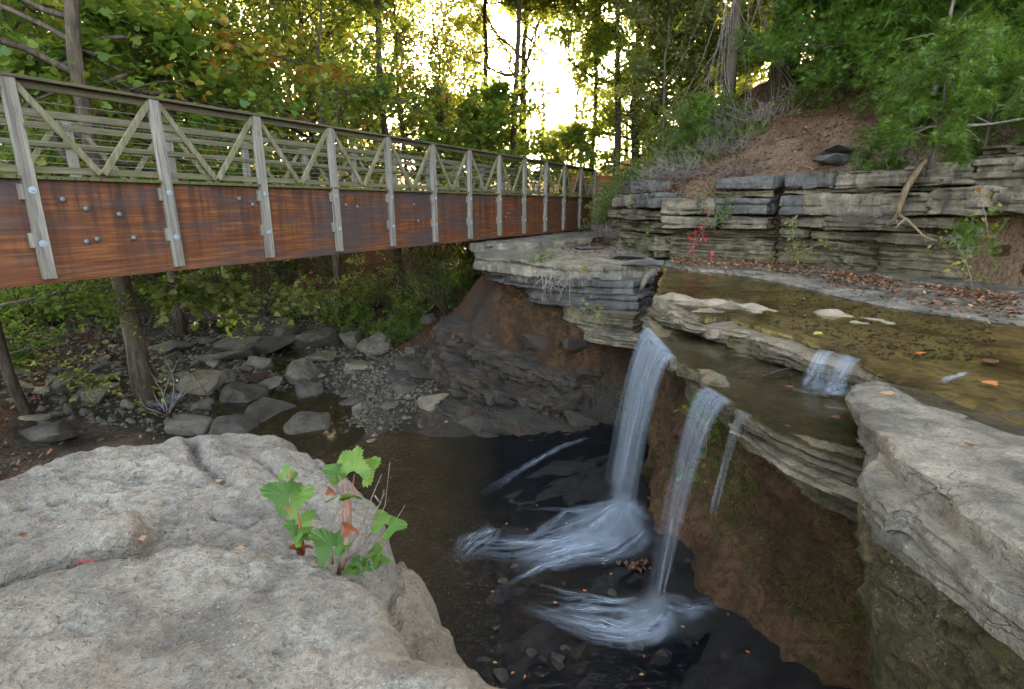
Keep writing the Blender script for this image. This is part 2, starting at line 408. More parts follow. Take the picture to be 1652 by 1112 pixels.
M['creek_rock_pale'] = rock_mat('creek_rock_pale', (0.236, 0.197, 0.139), (0.163, 0.135, 0.094), (0.042, 0.036, 0.027), tan=(0.196, 0.123, 0.066), tan_amt=.3, band=.2, pits=.3, stain=.3, rnd=True)
M['bedrock'] = rock_mat('dark_bedrock', (.080, .062, .046), (.042, .034, .027), (.012, .011, .010), tan=(.10, .055, .026), tan_amt=.8, band=.4, pits=.2, stain=.4, rough=.75, wet=.3, bump=1.0)
M['shale'] = rock_mat('dark_wet_shale', (0.026, 0.027, 0.030), (0.014, 0.014, 0.017), (0.004, 0.005, 0.006), tan=(0.026, 0.018, 0.010), tan_amt=.3, band=.3, pits=.2, stain=.4, rough=.45, wet=.8, bump=1.0)

def soil_mat(name, a, b, c, moss=0):
    t = NT(name); co = t.coord()
    n1 = t.noise(co, 1.4, 6, .65, .3); n2 = t.noise(co, 14, 5, .7); v = t.voro(co, 22)
    col = t.mix(t.ramp(n1, [(.35, 0.0), (.65, 1.0)]), a, b)
    col = t.mix(t.math('MULTIPLY', t.ramp(n2, [(.4, 1.0), (.55, 0.0)]), .6), col, c)
    col = t.mix(t.math('MULTIPLY', t.ramp(v, [(.12, 1.0), (.2, 0.0)]), .35), col, tuple(x * 1.7 for x in a))
    if moss:
        mm = t.ramp(t.noise(co, 2.0, 5, .62), [(.62 - .3 * moss, 0.0), (.74 - .25 * moss, 1.0)])
        col = t.mix(t.math('MULTIPLY', mm, .9), col, t.mix(n2, (.02, .026, .004), (.075, .08, .010)))
    big = t.noise(co, .8, 4, .6, .5); col = t.mix(t.math('MULTIPLY', t.ramp(big, [(.45, 0.0), (.6, 1.0)]), .6), col, c)
    h = t.math('ADD', t.math('MULTIPLY', n2, 1.2), t.math('MULTIPLY', t.noise(co, 60, 3, .7), .5)); h = t.math('ADD', h, t.math('MULTIPLY', t.noise(co, 5, 4, .65), 1.2))
    return t.done(t.bsdf(col, .92, t.bump(h, 1.0, .08), .2))
M['soil'] = soil_mat('brown_bank_soil', (.13, .07, .032), (.085, .045, .022), (.03, .018, .010))
M['soil_moss'] = soil_mat('mossy_bank_soil', (.20, .115, .062), (.115, .064, .034), (.03, .019, .011), moss=.30)
M['dirt'] = soil_mat('pale_slump_dirt', (.24, .15, .085), (.17, .10, .055), (.07, .042, .024))
M['forest_floor'] = soil_mat('forest_floor', (.11, .058, .03), (.07, .042, .022), (.022, .016, .009), moss=.2)

def streambed_mat():
    t = NT('streambed_ground'); co = t.coord(); x, y, z = t.xyz()
    grav_v = t.voro(co, 26, out='Color'); gd = t.voro(co, 26)
    g = t.mix(t.xyz(grav_v)[0], (.05, .037, .026), (.13, .096, .066))
    g = t.mix(t.ramp(t.noise(co, 1.2, 5), [(.4, 0.0), (.62, 1.0)]), g, (.035, .028, .02))
    leaf = t.mix(t.noise(co, 30, 3, .7), (.05, .024, .012), (.17, .075, .035))
    lm = t.ramp(t.math('ADD', t.noise(co, .7, 5, .6), t.mrange(z, -4.0, -2.9, -.12, .28)), [(.5, 0.0), (.62, 1.0)])
    col = t.mix(lm, g, leaf)
    shale = t.mix(t.noise(t.coord(scale=(1, 3.0, 1)), 3.5, 6, .65), (.004, .0045, .006), (.020, .020, .022))
    ax = t.mrange(t.math('ADD', x, t.math('MULTIPLY', t.noise(co, 1.2, 3), .6)), -.55, .25); 
    ay = t.mrange(y, 9.6, 8.6); sm = t.math('MULTIPLY', ax, ay)
    col = t.mix(sm, col, shale)
    # eroded brown soil face under the far ledge
    so = t.mix(t.ramp(t.noise(co, 7, 6, .72), [(.36, 0.0), (.6, 1.0)]), (.030, .017, .009), (.13, .068, .031)); so = t.mix(t.ramp(t.noise(t.coord(scale=(1.6, .6, .5)), 1.6, 5, .65), [(.45, 0.0), (.6, .8)]), so, (.036, .024, .016)); so = t.mix(t.math('MULTIPLY', t.ramp(t.voro(co, 13), [(.08, 1.0), (.15, 0.0)]), .6), so, (.17, .13, .09))
    s2 = t.math('MULTIPLY', t.math('MULTIPLY', t.mrange(x, -.9, -.2), t.mrange(x, 3.2, 2.4)), t.math('MULTIPLY', t.mrange(t.math('ADD', z, t.math('MULTIPLY', t.noise(co, 1.6, 4), .9)), -3.25, -2.7), t.mrange(y, 9.5, 10.4)))
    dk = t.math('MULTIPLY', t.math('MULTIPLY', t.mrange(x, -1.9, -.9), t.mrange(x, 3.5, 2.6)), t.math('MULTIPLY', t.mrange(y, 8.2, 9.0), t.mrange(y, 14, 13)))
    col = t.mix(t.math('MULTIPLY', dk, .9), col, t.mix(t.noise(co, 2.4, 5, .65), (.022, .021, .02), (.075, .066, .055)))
    col = t.mix(s2, col, so)
    rg = t.math('SUBTRACT', .9, t.math('MULTIPLY', sm, .70))
    h = t.math('ADD', t.math('MULTIPLY', gd, t.math('SUBTRACT', 1.0, sm)), t.math('MULTIPLY', t.noise(co, 9, 6, .72), 1.6)); h = t.math('ADD', h, t.math('MULTIPLY', t.noise(co, 34, 4, .7), .9))
    return t.done(t.bsdf(col, rg, t.bump(h, 1.0, .06), t.mrange(sm, 0, 1, .2, .5)))
M['streambed'] = streambed_mat()

def creek_floor_mat():
    t = NT('algae_creek_floor'); co = t.coord()
    n1 = t.noise(co, 1.7, 7, .68, .4); n2 = t.noise(co, 9, 5, .7)
    col = t.mix(t.ramp(n1, [(.40, 0.0), (.56, 1.0)]), (.10, .072, .02), (.34, .26, .10))
    col = t.mix(t.math('MULTIPLY', t.ramp(n2, [(.4, 1.0), (.52, 0.0)]), .65), col, (.035, .028, .008))
    dry = t.mrange(t.math('ADD', t.xyz()[2], t.math('MULTIPLY', t.noise(co, 5, 4), .02)), -1.352, -1.338)
    tan = t.mix(t.noise(co, 4, 5, .7), (.13, .105, .07), (.34, .285, .21))
    col = t.mix(dry, col, tan)
    h = t.math('ADD', n2, t.math('MULTIPLY', t.noise(co, 40, 4, .7), .5))
    return t.done(t.bsdf(col, t.mrange(dry, 0, 1, .5, .85), t.bump(h, .8, .02), .35))
M['creek_floor'] = creek_floor_mat()

def water_mat(name, tint, murk, ripple=6, strength=.12, stretch=(1, 1, 1), rough=.03, depth=.5, dist=.03, shallow=None):
    t = NT(name); co = t.coord(scale=stretch)
    if shallow is not None:                 # clear brown shallows grading into the deep dark pool
        g_ = t.mrange(t.math('ADD', t.xyz()[0], t.math('MULTIPLY', t.noise(co, .9, 3), .9)), -.75, .25); tint = t.mix(g_, shallow[0], tint); murk = t.mix(g_, shallow[1], murk)
    n = t.bump(t.math('ADD', t.noise(co, ripple, 3, .5, .6), t.math('MULTIPLY', t.noise(co, ripple * 4, 2, .5), .3)), strength, dist)
    tr = t.n('BsdfTransparent'); t.put(tr.inputs[0], tint)
    df = t.n('BsdfDiffuse'); t.put(df.inputs[0], murk)
    m0 = t.n('MixShader'); m0.inputs[0].default_value = depth; t.put(m0.inputs[1], tr.outputs[0]); t.put(m0.inputs[2], df.outputs[0])
    gl = t.n('BsdfGlossy'); gl.inputs['Roughness'].default_value = rough; t.put(gl.inputs['Normal'], n)
    fr = t.n('Fresnel'); fr.inputs[0].default_value = 1.33; t.put(fr.inputs['Normal'], n)
    m1 = t.n('MixShader'); t.put(m1.inputs[0], fr.outputs[0]); t.put(m1.inputs[1], m0.outputs[0]); t.put(m1.inputs[2], gl.outputs[0])
    return t.done(m1.outputs[0])
M['pool_water'] = water_mat('pool_water', (.55, .50, .38), (.007, .011, .017), 8, .55, depth=.45, dist=.05, shallow=((.62, .52, .36), (.055, .042, .026)))
M['pond_water'] = water_mat('still_creek_water', (.62, .52, .36), (.055, .042, .026), 4, .05, depth=.4)
M['creek_water'] = water_mat('shallow_creek_water', (.92, .88, .76), (.06, .05, .02), 7, .12, (1, 1, 1), depth=.06, rough=.06)

def fall_mat(name, dens=1.0, ufreq=17, tone=(.52, .62, .76), soft_u=True):
    t = NT(name); uv = t.n('TexCoord').outputs['UV']; u, v, _ = t.xyz(uv)
    m = t.n('Mapping'); t.put(m.inputs[0], uv); m.inputs['Scale'].default_value = (ufreq, .55, 1)
    oi = t.n('ObjectInfo'); cb = t.n('CombineXYZ'); t.put(cb.inputs[0], t.math('MULTIPLY', oi.outputs['Random'], 50)); t.put(m.inputs['Location'], cb.outputs[0])
    s1 = t.noise(m.outputs[0], 1.0, 4, .62, .25)
    a = t.ramp(s1, [(.32, 0.04), (.50, .34), (.72, .82)])
    if soft_u:
        e = t.math('MULTIPLY', t.mrange(u, 0, .16), t.mrange(u, 1, .84)); a = t.math('MULTIPLY', a, e)
    a = t.math('MULTIPLY', a, t.ramp(v, [(0, .75), (.08, 1.0), (.5, .72), (.85, .6), (1, .25)]))
    a = t.math('MULTIPLY', a, dens, clamp=True)
    df = t.n('BsdfDiffuse'); t.put(df.inputs[0], tone)
    tl = t.n('BsdfTranslucent'); t.put(tl.inputs[0], tone)
    mx = t.n('MixShader'); mx.inputs[0].default_value = .45; t.put(mx.inputs[1], df.outputs[0]); t.put(mx.inputs[2], tl.outputs[0])
    tr = t.n('BsdfTransparent'); mm = t.n('MixShader'); t.put(mm.inputs[0], a); t.put(mm.inputs[1], tr.outputs[0]); t.put(mm.inputs[2], mx.outputs[0])
    return t.done(mm.outputs[0])
M['fall'] = fall_mat('silky_fall_water', .66)
M['fall_thin'] = fall_mat('thin_fall_water', .36, 9)
def foam_mat(name, dens=1.5, freq=(2.6, 13), tone=(.56, .66, .80)):
    """white water drawn out along the flow (uv: u across, v along)"""
    t = NT(name); uv = t.n('TexCoord').outputs['UV']; u, v, _ = t.xyz(uv)
    m = t.n('Mapping'); t.put(m.inputs[0], uv); m.inputs['Scale'].default_value = (freq[1], freq[0], 1)
    oi = t.n('ObjectInfo'); cb = t.n('CombineXYZ'); t.put(cb.inputs[0], t.math('MULTIPLY', oi.outputs['Random'], 90)); t.put(m.inputs['Location'], cb.outputs[0])
    s1 = t.noise(m.outputs[0], 1.0, 7, .66, .5)
    a = t.ramp(s1, [(.42, 0.0), (.58, .22), (.78, .9)])
    e = t.math('MULTIPLY', t.mrange(u, 0, .35), t.mrange(u, 1, .65)); e = t.math('MULTIPLY', e, t.math('MULTIPLY', t.mrange(v, 0, .12), t.mrange(v, 1, .45)))
    a = t.math('MULTIPLY', t.math('MULTIPLY', a, e), dens, clamp=True)
    df = t.n('BsdfDiffuse'); t.put(df.inputs[0], tone); tr = t.n('BsdfTransparent')
    mm = t.n('MixShader'); t.put(mm.inputs[0], a); t.put(mm.inputs[1], tr.outputs[0]); t.put(mm.inputs[2], df.outputs[0])
    return t.done(mm.outputs[0])
M['foam'] = foam_mat('running_white_water', 1.15)
M['foam_soft'] = foam_mat('soft_white_water', .75, (1.4, 4.5))
def mist_mat():
    t = NT('spray_mist'); co = t.n('TexCoord').outputs['Object']
    l = t.n('VectorMath', operation='LENGTH'); t.put(l.inputs[0], co)
    d = t.math('MULTIPLY', t.mrange(l.outputs['Value'], 1.0, .05), t.mrange(l.outputs['Value'], 1.0, .15))
    d = t.math('MULTIPLY', d, 2.4)
    v = t.n('VolumePrincipled'); t.put(v.inputs['Color'], (.70, .84, 1.0)); t.put(v.inputs['Density'], d); v.inputs['Anisotropy'].default_value = .1
    return t.done(None, v.outputs[0])
M['mist'] = mist_mat()

def wood_mat(name, light, dark, axis='z', streak=.5, red=None, moss=0.0, rough=.8, fscale=1.0):
    t = NT(name); sc_ = {'x': (.55, 16, 16), 'y': (16, .55, 16), 'z': (16, 16, .55)}[axis]
    co = t.coord(scale=tuple(q * fscale for q in sc_), rnd=True); co0 = t.coord(rnd=True)
    g = t.noise(co, 1.0, 6, .68, .6); f = t.noise(co, 5.0, 4, .7)
    col = t.mix(t.ramp(g, [(.34, 0.0), (.62, 1.0)]), dark, light)
    col = t.mix(t.math('MULTIPLY', t.ramp(f, [(.36, 1.0), (.5, 0.0)]), .6), col, tuple(c * .4 for c in dark))
    if red is not None: col = t.mix(t.ramp(t.noise(co0, .8, 4), [(.4, 0.0), (.6, .8)]), col, red)
    kn = t.voro(t.coord(rnd=True, scale={'x': (.8, 3, 3), 'y': (3, .8, 3), 'z': (3, 3, .8)}[axis]), 1.6)
    col = t.mix(t.math('MULTIPLY', t.ramp(kn, [(.03, 1.0), (.08, 0.0)]), .7), col, tuple(c * .35 for c in dark))
    if moss: col = t.mix(t.math('MULTIPLY', t.ramp(t.noise(co0, 3.5, 5, .65), [(.42, 0.0), (.6, 1.0)]), moss), col, (.085, .095, .025))
    h = t.math('ADD', g, t.math('MULTIPLY', f, .5))
    return t.done(t.bsdf(col, rough, t.bump(h, .5, .006), .25))
M['post'] = wood_mat('weathered_grey_post', (.25, .228, .20), (.11, .10, .088), 'z')
M['brace'] = wood_mat('mossy_grey_brace', (0.230, 0.205, 0.139), (0.115, 0.102, 0.066), 'z', moss=.45)
M['rail'] = wood_mat('weathered_mossy_rail', (0.172, 0.152, 0.107), (0.082, 0.074, 0.049), 'x', moss=.5)
M['cap_rail'] = wood_mat('dark_mossy_cap_rail', (0.123, 0.102, 0.070), (0.049, 0.041, 0.030), 'x', moss=.4)
M['deck'] = wood_mat('mossy_deck_plank', (0.123, 0.115, 0.057), (0.049, 0.045, 0.025), 'y', moss=.7)
M['orange_wood'] = wood_mat('fresh_orange_wood', (0.410, 0.164, 0.057), (0.279, 0.098, 0.033), 'x')
M['pale_wood'] = wood_mat('pale_deck_wood', (0.410, 0.328, 0.246), (0.279, 0.221, 0.164), 'x')
M['timber'] = wood_mat('brown_retaining_timber', (0.213, 0.123, 0.061), (0.107, 0.061, 0.033), 'x', moss=.25)
def beam_mat():
    t = NT('stained_glulam_beam'); co = t.coord(scale=(.45, 1, 13)); c0 = t.coord()
    x, y, z = t.xyz()
    g = t.noise(co, 1.6, 6, .68, .9); f = t.noise(t.coord(scale=(1.2, 1, 60)), 1.5, 4, .7, .4)
    lam = t.noise(t.coord(scale=(.05, .05, 1)), 26, 0)                     # board to board
    seg = t.noise(t.coord(scale=(.35, 1, 12)), 2.4, 1)
    col = t.mix(t.ramp(g, [(.34, 0.0), (.62, 1.0)]), (.058, .020, .008), (.25, .098, .030))
    col = t.mix(t.math('MULTIPLY', t.ramp(lam, [(.40, 0.0), (.56, 1.0)]), .8), col, (.10, .030, .011))
    col = t.mix(t.math('MULTIPLY', t.ramp(seg, [(.45, 0.0), (.62, 1.0)]), .4), col, (.15, .05, .022))
    col = t.mix(t.math('MULTIPLY', t.ramp(f, [(.34, 1.0), (.48, 0.0)]), .6), col, (.035, .014, .008))
    # rain streaks running down from the deck
    st = t.noise(t.coord(scale=(2.6, 1, .22)), 2.2, 5, .65, .2); sm = t.ramp(st, [(.46, 0.0), (.62, 1.0)])
    sm = t.math('MULTIPLY', sm, t.mrange(z, -1.25, -.1, .25, 1.0))
    col = t.mix(t.math('MULTIPLY', sm, .85), col, (.018, .011, .010))
    bl = t.ramp(t.math('ADD', t.noise(t.coord(scale=(.35, 1, 1.5)), 2.0, 5, .6), t.math('MULTIPLY', t.math('MULTIPLY', t.mrange(x, 2.5, 5.0), t.mrange(x, 11, 8)), .10)), [(.48, 0.0), (.64, 1.0)])
    col = t.mix(t.math('MULTIPLY', bl, .75), col, (.05, .042, .045))
    gap = t.math('PINGPONG', z, .0175)
    lam_h = t.ramp(t.math('MULTIPLY', gap, 57.0), [(0, 0.0), (.1, 1.0)])
    return t.done(t.bsdf(col, .62, t.bump(t.math('ADD', t.math('MULTIPLY', lam_h, .4), t.math('ADD', g, f)), .5, .006), .3))
M['beam'] = beam_mat()
def simple(name, col, rough=.6, metal=0.0, bumpy=0, spec=.4):
    t = NT(name); co = t.coord(rnd=True); n = t.noise(co, 14, 4, .65)
    c = t.mix(n, tuple(q * .65 for q in col), tuple(min(1, q * 1.3) for q in col))
    return t.done(t.bsdf(c, rough, t.bump(n, .3, .005) if bumpy else None, spec, Metallic=metal))
M['galv'] = simple('galvanised_steel', (.30, .36, .42), .5, .55)
M['iron'] = simple('dull_iron', (.15, .16, .17), .55, .5)
M['cable'] = simple('steel_cable', (.32, .31, .28), .5, .6)
def bark_mat(name, a, b, sc_=1.0):
    t = NT(name); co = t.coord(scale=(9 * sc_, 9 * sc_, 1.6 * sc_)); n = t.noise(co, 1.2, 6, .7, .7); big = t.noise(t.coord(), 1.3, 4)
    col = t.mix(t.ramp(n, [(.36, 0.0), (.62, 1.0)]), a, b); col = t.mix(t.math('MULTIPLY', t.ramp(big, [(.45, 0.0), (.62, 1.0)]), .4), col, tuple(q * 1.5 for q in b))
    return t.done(t.bsdf(col, .9, t.bump(n, 1.0, .04), .2))
M['bark'] = bark_mat('grey_brown_bark', (.028, .021, .015), (.10, .08, .06))
M['bark_dark'] = bark_mat('dark_bark', (.018, .014, .011), (.07, .055, .042))
M['bark_pale'] = bark_mat('pale_bark', (.09, .075, .055), (.28, .25, .2))
M['twig'] = bark_mat('bare_grey_twig', (.10, .08, .07), (.26, .22, .2), 3)
M['root'] = bark_mat('tan_root', (.11, .075, .045), (.27, .2, .13), 2)
def leaf_mat(name, stops, trans=.5, sat=1.0, rough=.5):
    t = NT(name); r = t.n('NewGeometry').outputs['Random Per Island']
    col = t.ramp(r, stops)
    big = t.noise(t.coord(), .8, 3)
    col = t.mix(t.math('MULTIPLY', t.ramp(big, [(.35, 0.0), (.65, 1.0)]), .35), col, tuple(c * .55 for c in stops[0][1]))
    p = t.bsdf(col, rough * .85, None, .5)
    tl = t.n('BsdfTranslucent'); t.put(tl.inputs[0], t.mix(.5, col, (.26, .33, .03), 'MIX') if sat else col)
    m = t.n('MixShader'); m.inputs[0].default_value = trans; t.put(m.inputs[1], p); t.put(m.inputs[2], tl.outputs[0])
    return t.done(m.outputs[0])
G1, G2, G3 = (.055, .115, .018), (.115, .205, .03), (.20, .275, .045)
YL, OR, RD, BR = (.32, .24, .03), (.34, .12, .02), (.40, .03, .03), (.14, .06, .025)
M['leaf_green'] = leaf_mat('green_leaf', [(0, G1), (.5, G2), (.92, G3), (1, YL)], .6)
M['leaf_mix'] = leaf_mat('turning_leaf', [(0, G1), (.45, G2), (.82, G3), (.93, YL), (1, OR)])
M['leaf_turn'] = leaf_mat('yellowing_leaf', [(0, G1), (.4, G2), (.75, G3), (.95, YL), (1, OR)])
M['leaf_yellow'] = leaf_mat('yellow_green_leaf', [(0, G2), (.35, G3), (.7, (.24, .23, .04)), (1, YL)])
M['leaf_pale'] = leaf_mat('pale_underside_leaf', [(0, (.08, .11, .03)), (.4, (.16, .19, .06)), (.8, (.27, .29, .11)), (1, (.36, .34, .13))])
M['leaf_dark'] = leaf_mat('dark_green_leaf', [(0, (.02, .045, .012)), (.6, (.04, .085, .018)), (1, (.075, .13, .025))])
M['leaf_orange'] = leaf_mat('orange_leaf', [(0, G3), (.3, YL), (.7, OR), (1, (.3, .1, .03))])
M['leaf_red'] = leaf_mat('red_creeper_leaf', [(0, (.5, .03, .03)), (.6, (.42, .05, .06)), (1, (.25, .04, .03))], .35, 0)
M['cedar'] = leaf_mat('cedar_spray', [(0, (.03, .075, .009)), (.5, (.08, .17, .018)), (1, (.16, .27, .03))], .4)
M['grass'] = leaf_mat('slope_grass', [(0, (.05, .10, .02)), (.5, (.09, .16, .03)), (1, (.20, .22, .06))], .4)
M['sapling_leaf'] = leaf_mat('sapling_leaf', [(0, (.06, .16, .025)), (1, (.15, .30, .03))], .35, 0)
M['litter'] = leaf_mat('dead_leaf_litter', [(0, (.05, .028, .016)), (.4, (.13, .062, .032)), (.75, (.24, .12, .06)), (.92, (.35, .22, .12)), (1, (.30, .05, .02))], .1, 0, .8)
M['moss'] = leaf_mat('moss_tuft', [(0, (.05, .08, .010)), (.6, (.11, .16, .018)), (1, (.20, .23, .03))], .3)
POOL, LOW, UP = -4.05, -1.65, -1.355          # water levels: plunge pool, lower shelf, upper shelf
rng = np.random.default_rng(5)
def seg_noise(a, n): return rng.normal(0, a, n)

# ================================================================== the ground
CT = [(-1, 7, -4.28), (-.6, 8.2, -4.2), (-2.0, 7.5, -4.25), (-1.5, 5.5, -4.3), (0, 4.2, -4.04), (-.3, 5.2, -4.04), (-.2, 6.5, -4.06), (-.8, 6.0, -4.2), (1.2, 4.4, -4.02), (1.5, 5.2, -3.98), (1.4, 6.0, -3.95), (.6, 6.2, -4.05),
      (.4, 5.0, -4.05), (.7, 3.2, -4.03), (1.6, 3.0, -4.0), (2.6, 4.2, -3.9), (2.6, 6, -3.8), (1.3, 7.4, -3.97), (.2, 7.6, -4.06), (1.6, 8.6, -4.05), (3.2, 8, -4.0),
      (-2.6, 10.2, -3.95), (-2.4, 11.6, -3.86), (-1.5, 9.6, -3.93), (-1.7, 12.6, -3.72), (-3.4, 12.4, -3.9), (-1.0, 8.9, -4.02),
      (.2, 9.2, -3.98), (.2, 10.1, -3.55), (.25, 10.9, -3.15), (.3, 11.7, -2.45), (.3, 12.6, -1.9), (.5, 15, -1.55), (1.5, 9.2, -4.06), (2.0, 9.7, -3.95), (1.4, 10.2, -3.3), (1.6, 11.0, -2.75), (2.4, 12.2, -2.2), (2.8, 10.0, -3.9),
      (-.8, 9.8, -3.75), (-.8, 11.0, -3.35), (-.8, 12.4, -2.6), (-.9, 13.8, -1.9), (-1.6, 14.5, -2.9), (-1.6, 17, -2.5), (2.5, 15, -1.4), (2.5, 18, -1.25), (0, 18, -1.5),
      (-4, 10.6, -4.2), (-4.6, 9.0, -4.15), (-6, 13, -4.12), (-8, 15.5, -4.05), (-11, 18.5, -4.0), (-16, 24, -3.8), (-5, 15.5, -3.95), (-3.4, 15, -3.75),
      (-7.5, 10, -3.95), (-6.2, 7.5, -4.0), (-8.5, 8.2, -3.6), (-11, 10, -3.2), (-14, 14, -3.3), (-13, 5, -2.6), (-20, 18, -2.8), (-4, 5, -4.2), (-5, 3, -3.9), (-9, 2, -2.8), (-20, 0, -2),
      (-9, 21, -3.7), (-6, 19.5, -3.6), (-3.5, 18.5, -3.3), (-12, 26, -3.0), (-7, 25, -2.4), (-3, 23, -2.0), (0, 22, -1.4), (-5, 31, -.9), (-14, 33, -1.2), (2, 26, -.8), (3.3, 23, -1.05), (5, 22, -.6),
      (-24, 34, -.6), (-34, 24, 0), (-10, 45, 1.0), (-35, 45, 2), (8, 40, 1.6), (20, 35, 4.5), (30, 60, 6), (0, 70, 3), (-40, 80, 5), (60, 20, 9), (-60, 20, 3), (60, 90, 10), (-60, 95, 8), (0, 110, 6), (12, 5, -3.5), (8, 10, -3.2), (6, 15, -1.5)]
xs = np.concatenate([np.linspace(-60, -15, 40)[:-1], np.arange(-15, 4.0, .1), np.linspace(4, 60, 40)])
ys = np.concatenate([np.arange(1.0, 22, .095), np.linspace(22, 110, 90)])
GX, GY = np.meshgrid(xs, ys)
GZ = tps(CT, GX, GY)
pp = P3(GX.ravel(), GY.ravel())
near = sstep(30, 14, np.hypot(GX, GY))
GZ += (fbm(pp * .5, 4, 3) * .16).reshape(GX.shape) * sstep(3.5, 7, np.hypot(GX, GY - 6)) + (fbm(pp * 3, 4, 8) * .035).reshape(GX.shape) * near
# stepped dark bedrock under the falls: tilted ledges cut by diagonal joints
msk = sstep(-.62, -.3, GX + .2 * fbm(pp * .9, 2, 77).reshape(GX.shape)) * sstep(9.4, 8.4, GY)
ca, sa = math.cos(.62), math.sin(.62)
U_, W_ = GX * ca + GY * sa, -GX * sa + GY * ca
wv = W_ + .25 * fbm(pp * .9, 3, 71).reshape(GX.shape)
stp = (np.floor(wv / .33) * .33 - wv) * .20 + .04 * fbm(np.stack([U_.ravel() * .8, np.floor(wv / .33).ravel() * 3.3, 0 * U_.ravel()], 1), 3, 72).reshape(GX.shape)
GZ += msk * (stp - .005 + .035 * fbm(np.stack([U_.ravel() * 1.5, W_.ravel() * 6, 0 * U_.ravel()], 1), 4, 74).reshape(GX.shape))
# rugged bulge of bedrock below the far soil bank
m2 = sstep(-1.9, -1.0, GX) * sstep(3.2, 2.6, GX) * sstep(8.8, 9.6, GY) * sstep(12.2, 11.2, GY)
q2 = fbm(pp * 1.1, 5, 55).reshape(GX.shape)
GZ += m2 * (.16 * q2 + .10 * np.abs(fbm(pp * 2.3, 4, 57)).reshape(GX.shape) + (np.floor((GY + .5 * GX) / .4) * .4 - (GY + .5 * GX)) * .22)
m3 = sstep(-1.6, -.6, GX) * sstep(3.2, 2.6, GX) * sstep(9.6, 10.4, GY) * sstep(14, 12.5, GY)
GZ += m3 * (.13 * fbm(np.stack([GX.ravel() * 2.6, GY.ravel() * 1.1, 0 * GX.ravel()], 1), 4, 63) + .06 * fbm(pp * 5, 3, 64)).reshape(GX.shape)
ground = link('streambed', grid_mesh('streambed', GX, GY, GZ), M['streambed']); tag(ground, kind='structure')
def gz(x, y):
    i = int(np.clip(np.searchsorted(ys, y), 1, len(ys) - 1)); j = int(np.clip(np.searchsorted(xs, x), 1, len(xs) - 1))
    tx = (x - xs[j - 1]) / (xs[j] - xs[j - 1]); ty = (y - ys[i - 1]) / (ys[i] - ys[i - 1])
    a = GZ[i - 1, j - 1] * (1 - tx) + GZ[i - 1, j] * tx; b = GZ[i, j - 1] * (1 - tx) + GZ[i, j] * tx
    return float(a * (1 - ty) + b * ty)
def onground(px, py, hi=-5.0):
    """walk the sight line until it meets the ground"""
    r = Vector(ray(px, py)).normalized(); d = 4.0
    while d < 90:
        p = r * d
        if p.z <= gz(p.x, p.y): break
        d += .04
    return (p.x, p.y, gz(p.x, p.y))

# hillside above the cliff
CLIFF = [(3.0, 17.5), (3.15, 15.8), (3.7, 13.3), (5.0, 12.5), (6.1, 11.5), (7.0, 9.9), (7.7, 8.0), (8.3, 5.5), (8.8, 2.0)]
cp_ = np.array(CLIFF); cl_len = np.concatenate([[0], np.cumsum(np.linalg.norm(np.diff(cp_, axis=0), axis=1))])
def cliff_at(s):
    s = np.clip(s, 0, cl_len[-1]); x = np.interp(s, cl_len, cp_[:, 0]); y = np.interp(s, cl_len, cp_[:, 1])
    e = .35; dx = np.interp(s + e, cl_len, cp_[:, 0]) - np.interp(s - e, cl_len, cp_[:, 0]); dy = np.interp(s + e, cl_len, cp_[:, 1]) - np.interp(s - e, cl_len, cp_[:, 1])
    L = np.hypot(dx, dy) + 1e-9
    return x, y, dy / L, -dx / L           # position, outward normal (towards the creek)
def cliff_s(px):
    for s in np.linspace(0, cl_len[-1], 1500):
        x, y, _, _ = cliff_at(s)
        if 826 + F_PX * x / (y * CP + .3 * SP) >= px and s > .2: return float(s)
    return cl_len[-1]
back = [(30, 2), (40, 40), (40, 70), (3.0, 70), (2.6, 24), (2.9, 20)]
hill_poly = CLIFF[::-1][::-1] + back[:]
hx = np.concatenate([np.arange(2.4, 14, .10), np.linspace(14, 45, 40)]); hy = np.concatenate([np.arange(1.5, 24, .10), np.linspace(24, 75, 50)])
HX, HY = np.meshgrid(hx, hy)
HD = sdist(hill_poly, HX, HY)
CH = [(3.6, 17, .25), (3.3, 19.5, -.6), (3.2, 22.5, -.7), (5.2, 22.5, .5), (4.6, 17, 1.3), (4.4, 14.6, .75), (5.6, 13.4, .70), (6.8, 12.3, .72), (7.9, 10.6, .75), (8.6, 8.6, .78), (9.2, 5.5, .8),
      (5.2, 15.6, 1.45), (6.6, 14.6, 1.75), (7.8, 13.2, 1.75), (9.0, 11.4, 1.7), (9.9, 8.8, 1.8), (6.0, 18, 2.3), (7.6, 16.4, 3.0), (9.4, 14.2, 3.1), (11, 11, 3.1), (12, 7, 3.2), (9.5, 18.5, 4.2), (13, 14, 4.6), (16, 9, 5.0), (7, 24, 2.6), (5, 28, .8), (4, 40, 1.2), (12, 30, 5.5), (22, 20, 8), (30, 5, 9), (20, 60, 6), (40, 40, 10)]
HZ = tps(CH, HX, HY); hp = P3(HX.ravel(), HY.ravel())
HZ += (.16 * fbm(hp * .9, 5, 91) + .05 * fbm(hp * 4, 4, 95)).reshape(HX.shape) * sstep(.3, 1.4, HD)
HZT = HZ.copy()
HZ = np.where(HD < .85, np.minimum(HZ, .60 + .05 * vnoise(hp * 3, 4).reshape(HX.shape)), HZ); HZ = HZ * sstep(.55, .8, HD) + (1 - sstep(.55, .8, HD)) * (-1.7) - .06
kp = (np.maximum(np.maximum(HD[:-1, :-1], HD[1:, 1:]), np.maximum(HD[1:, :-1], HD[:-1, 1:])) > .45)
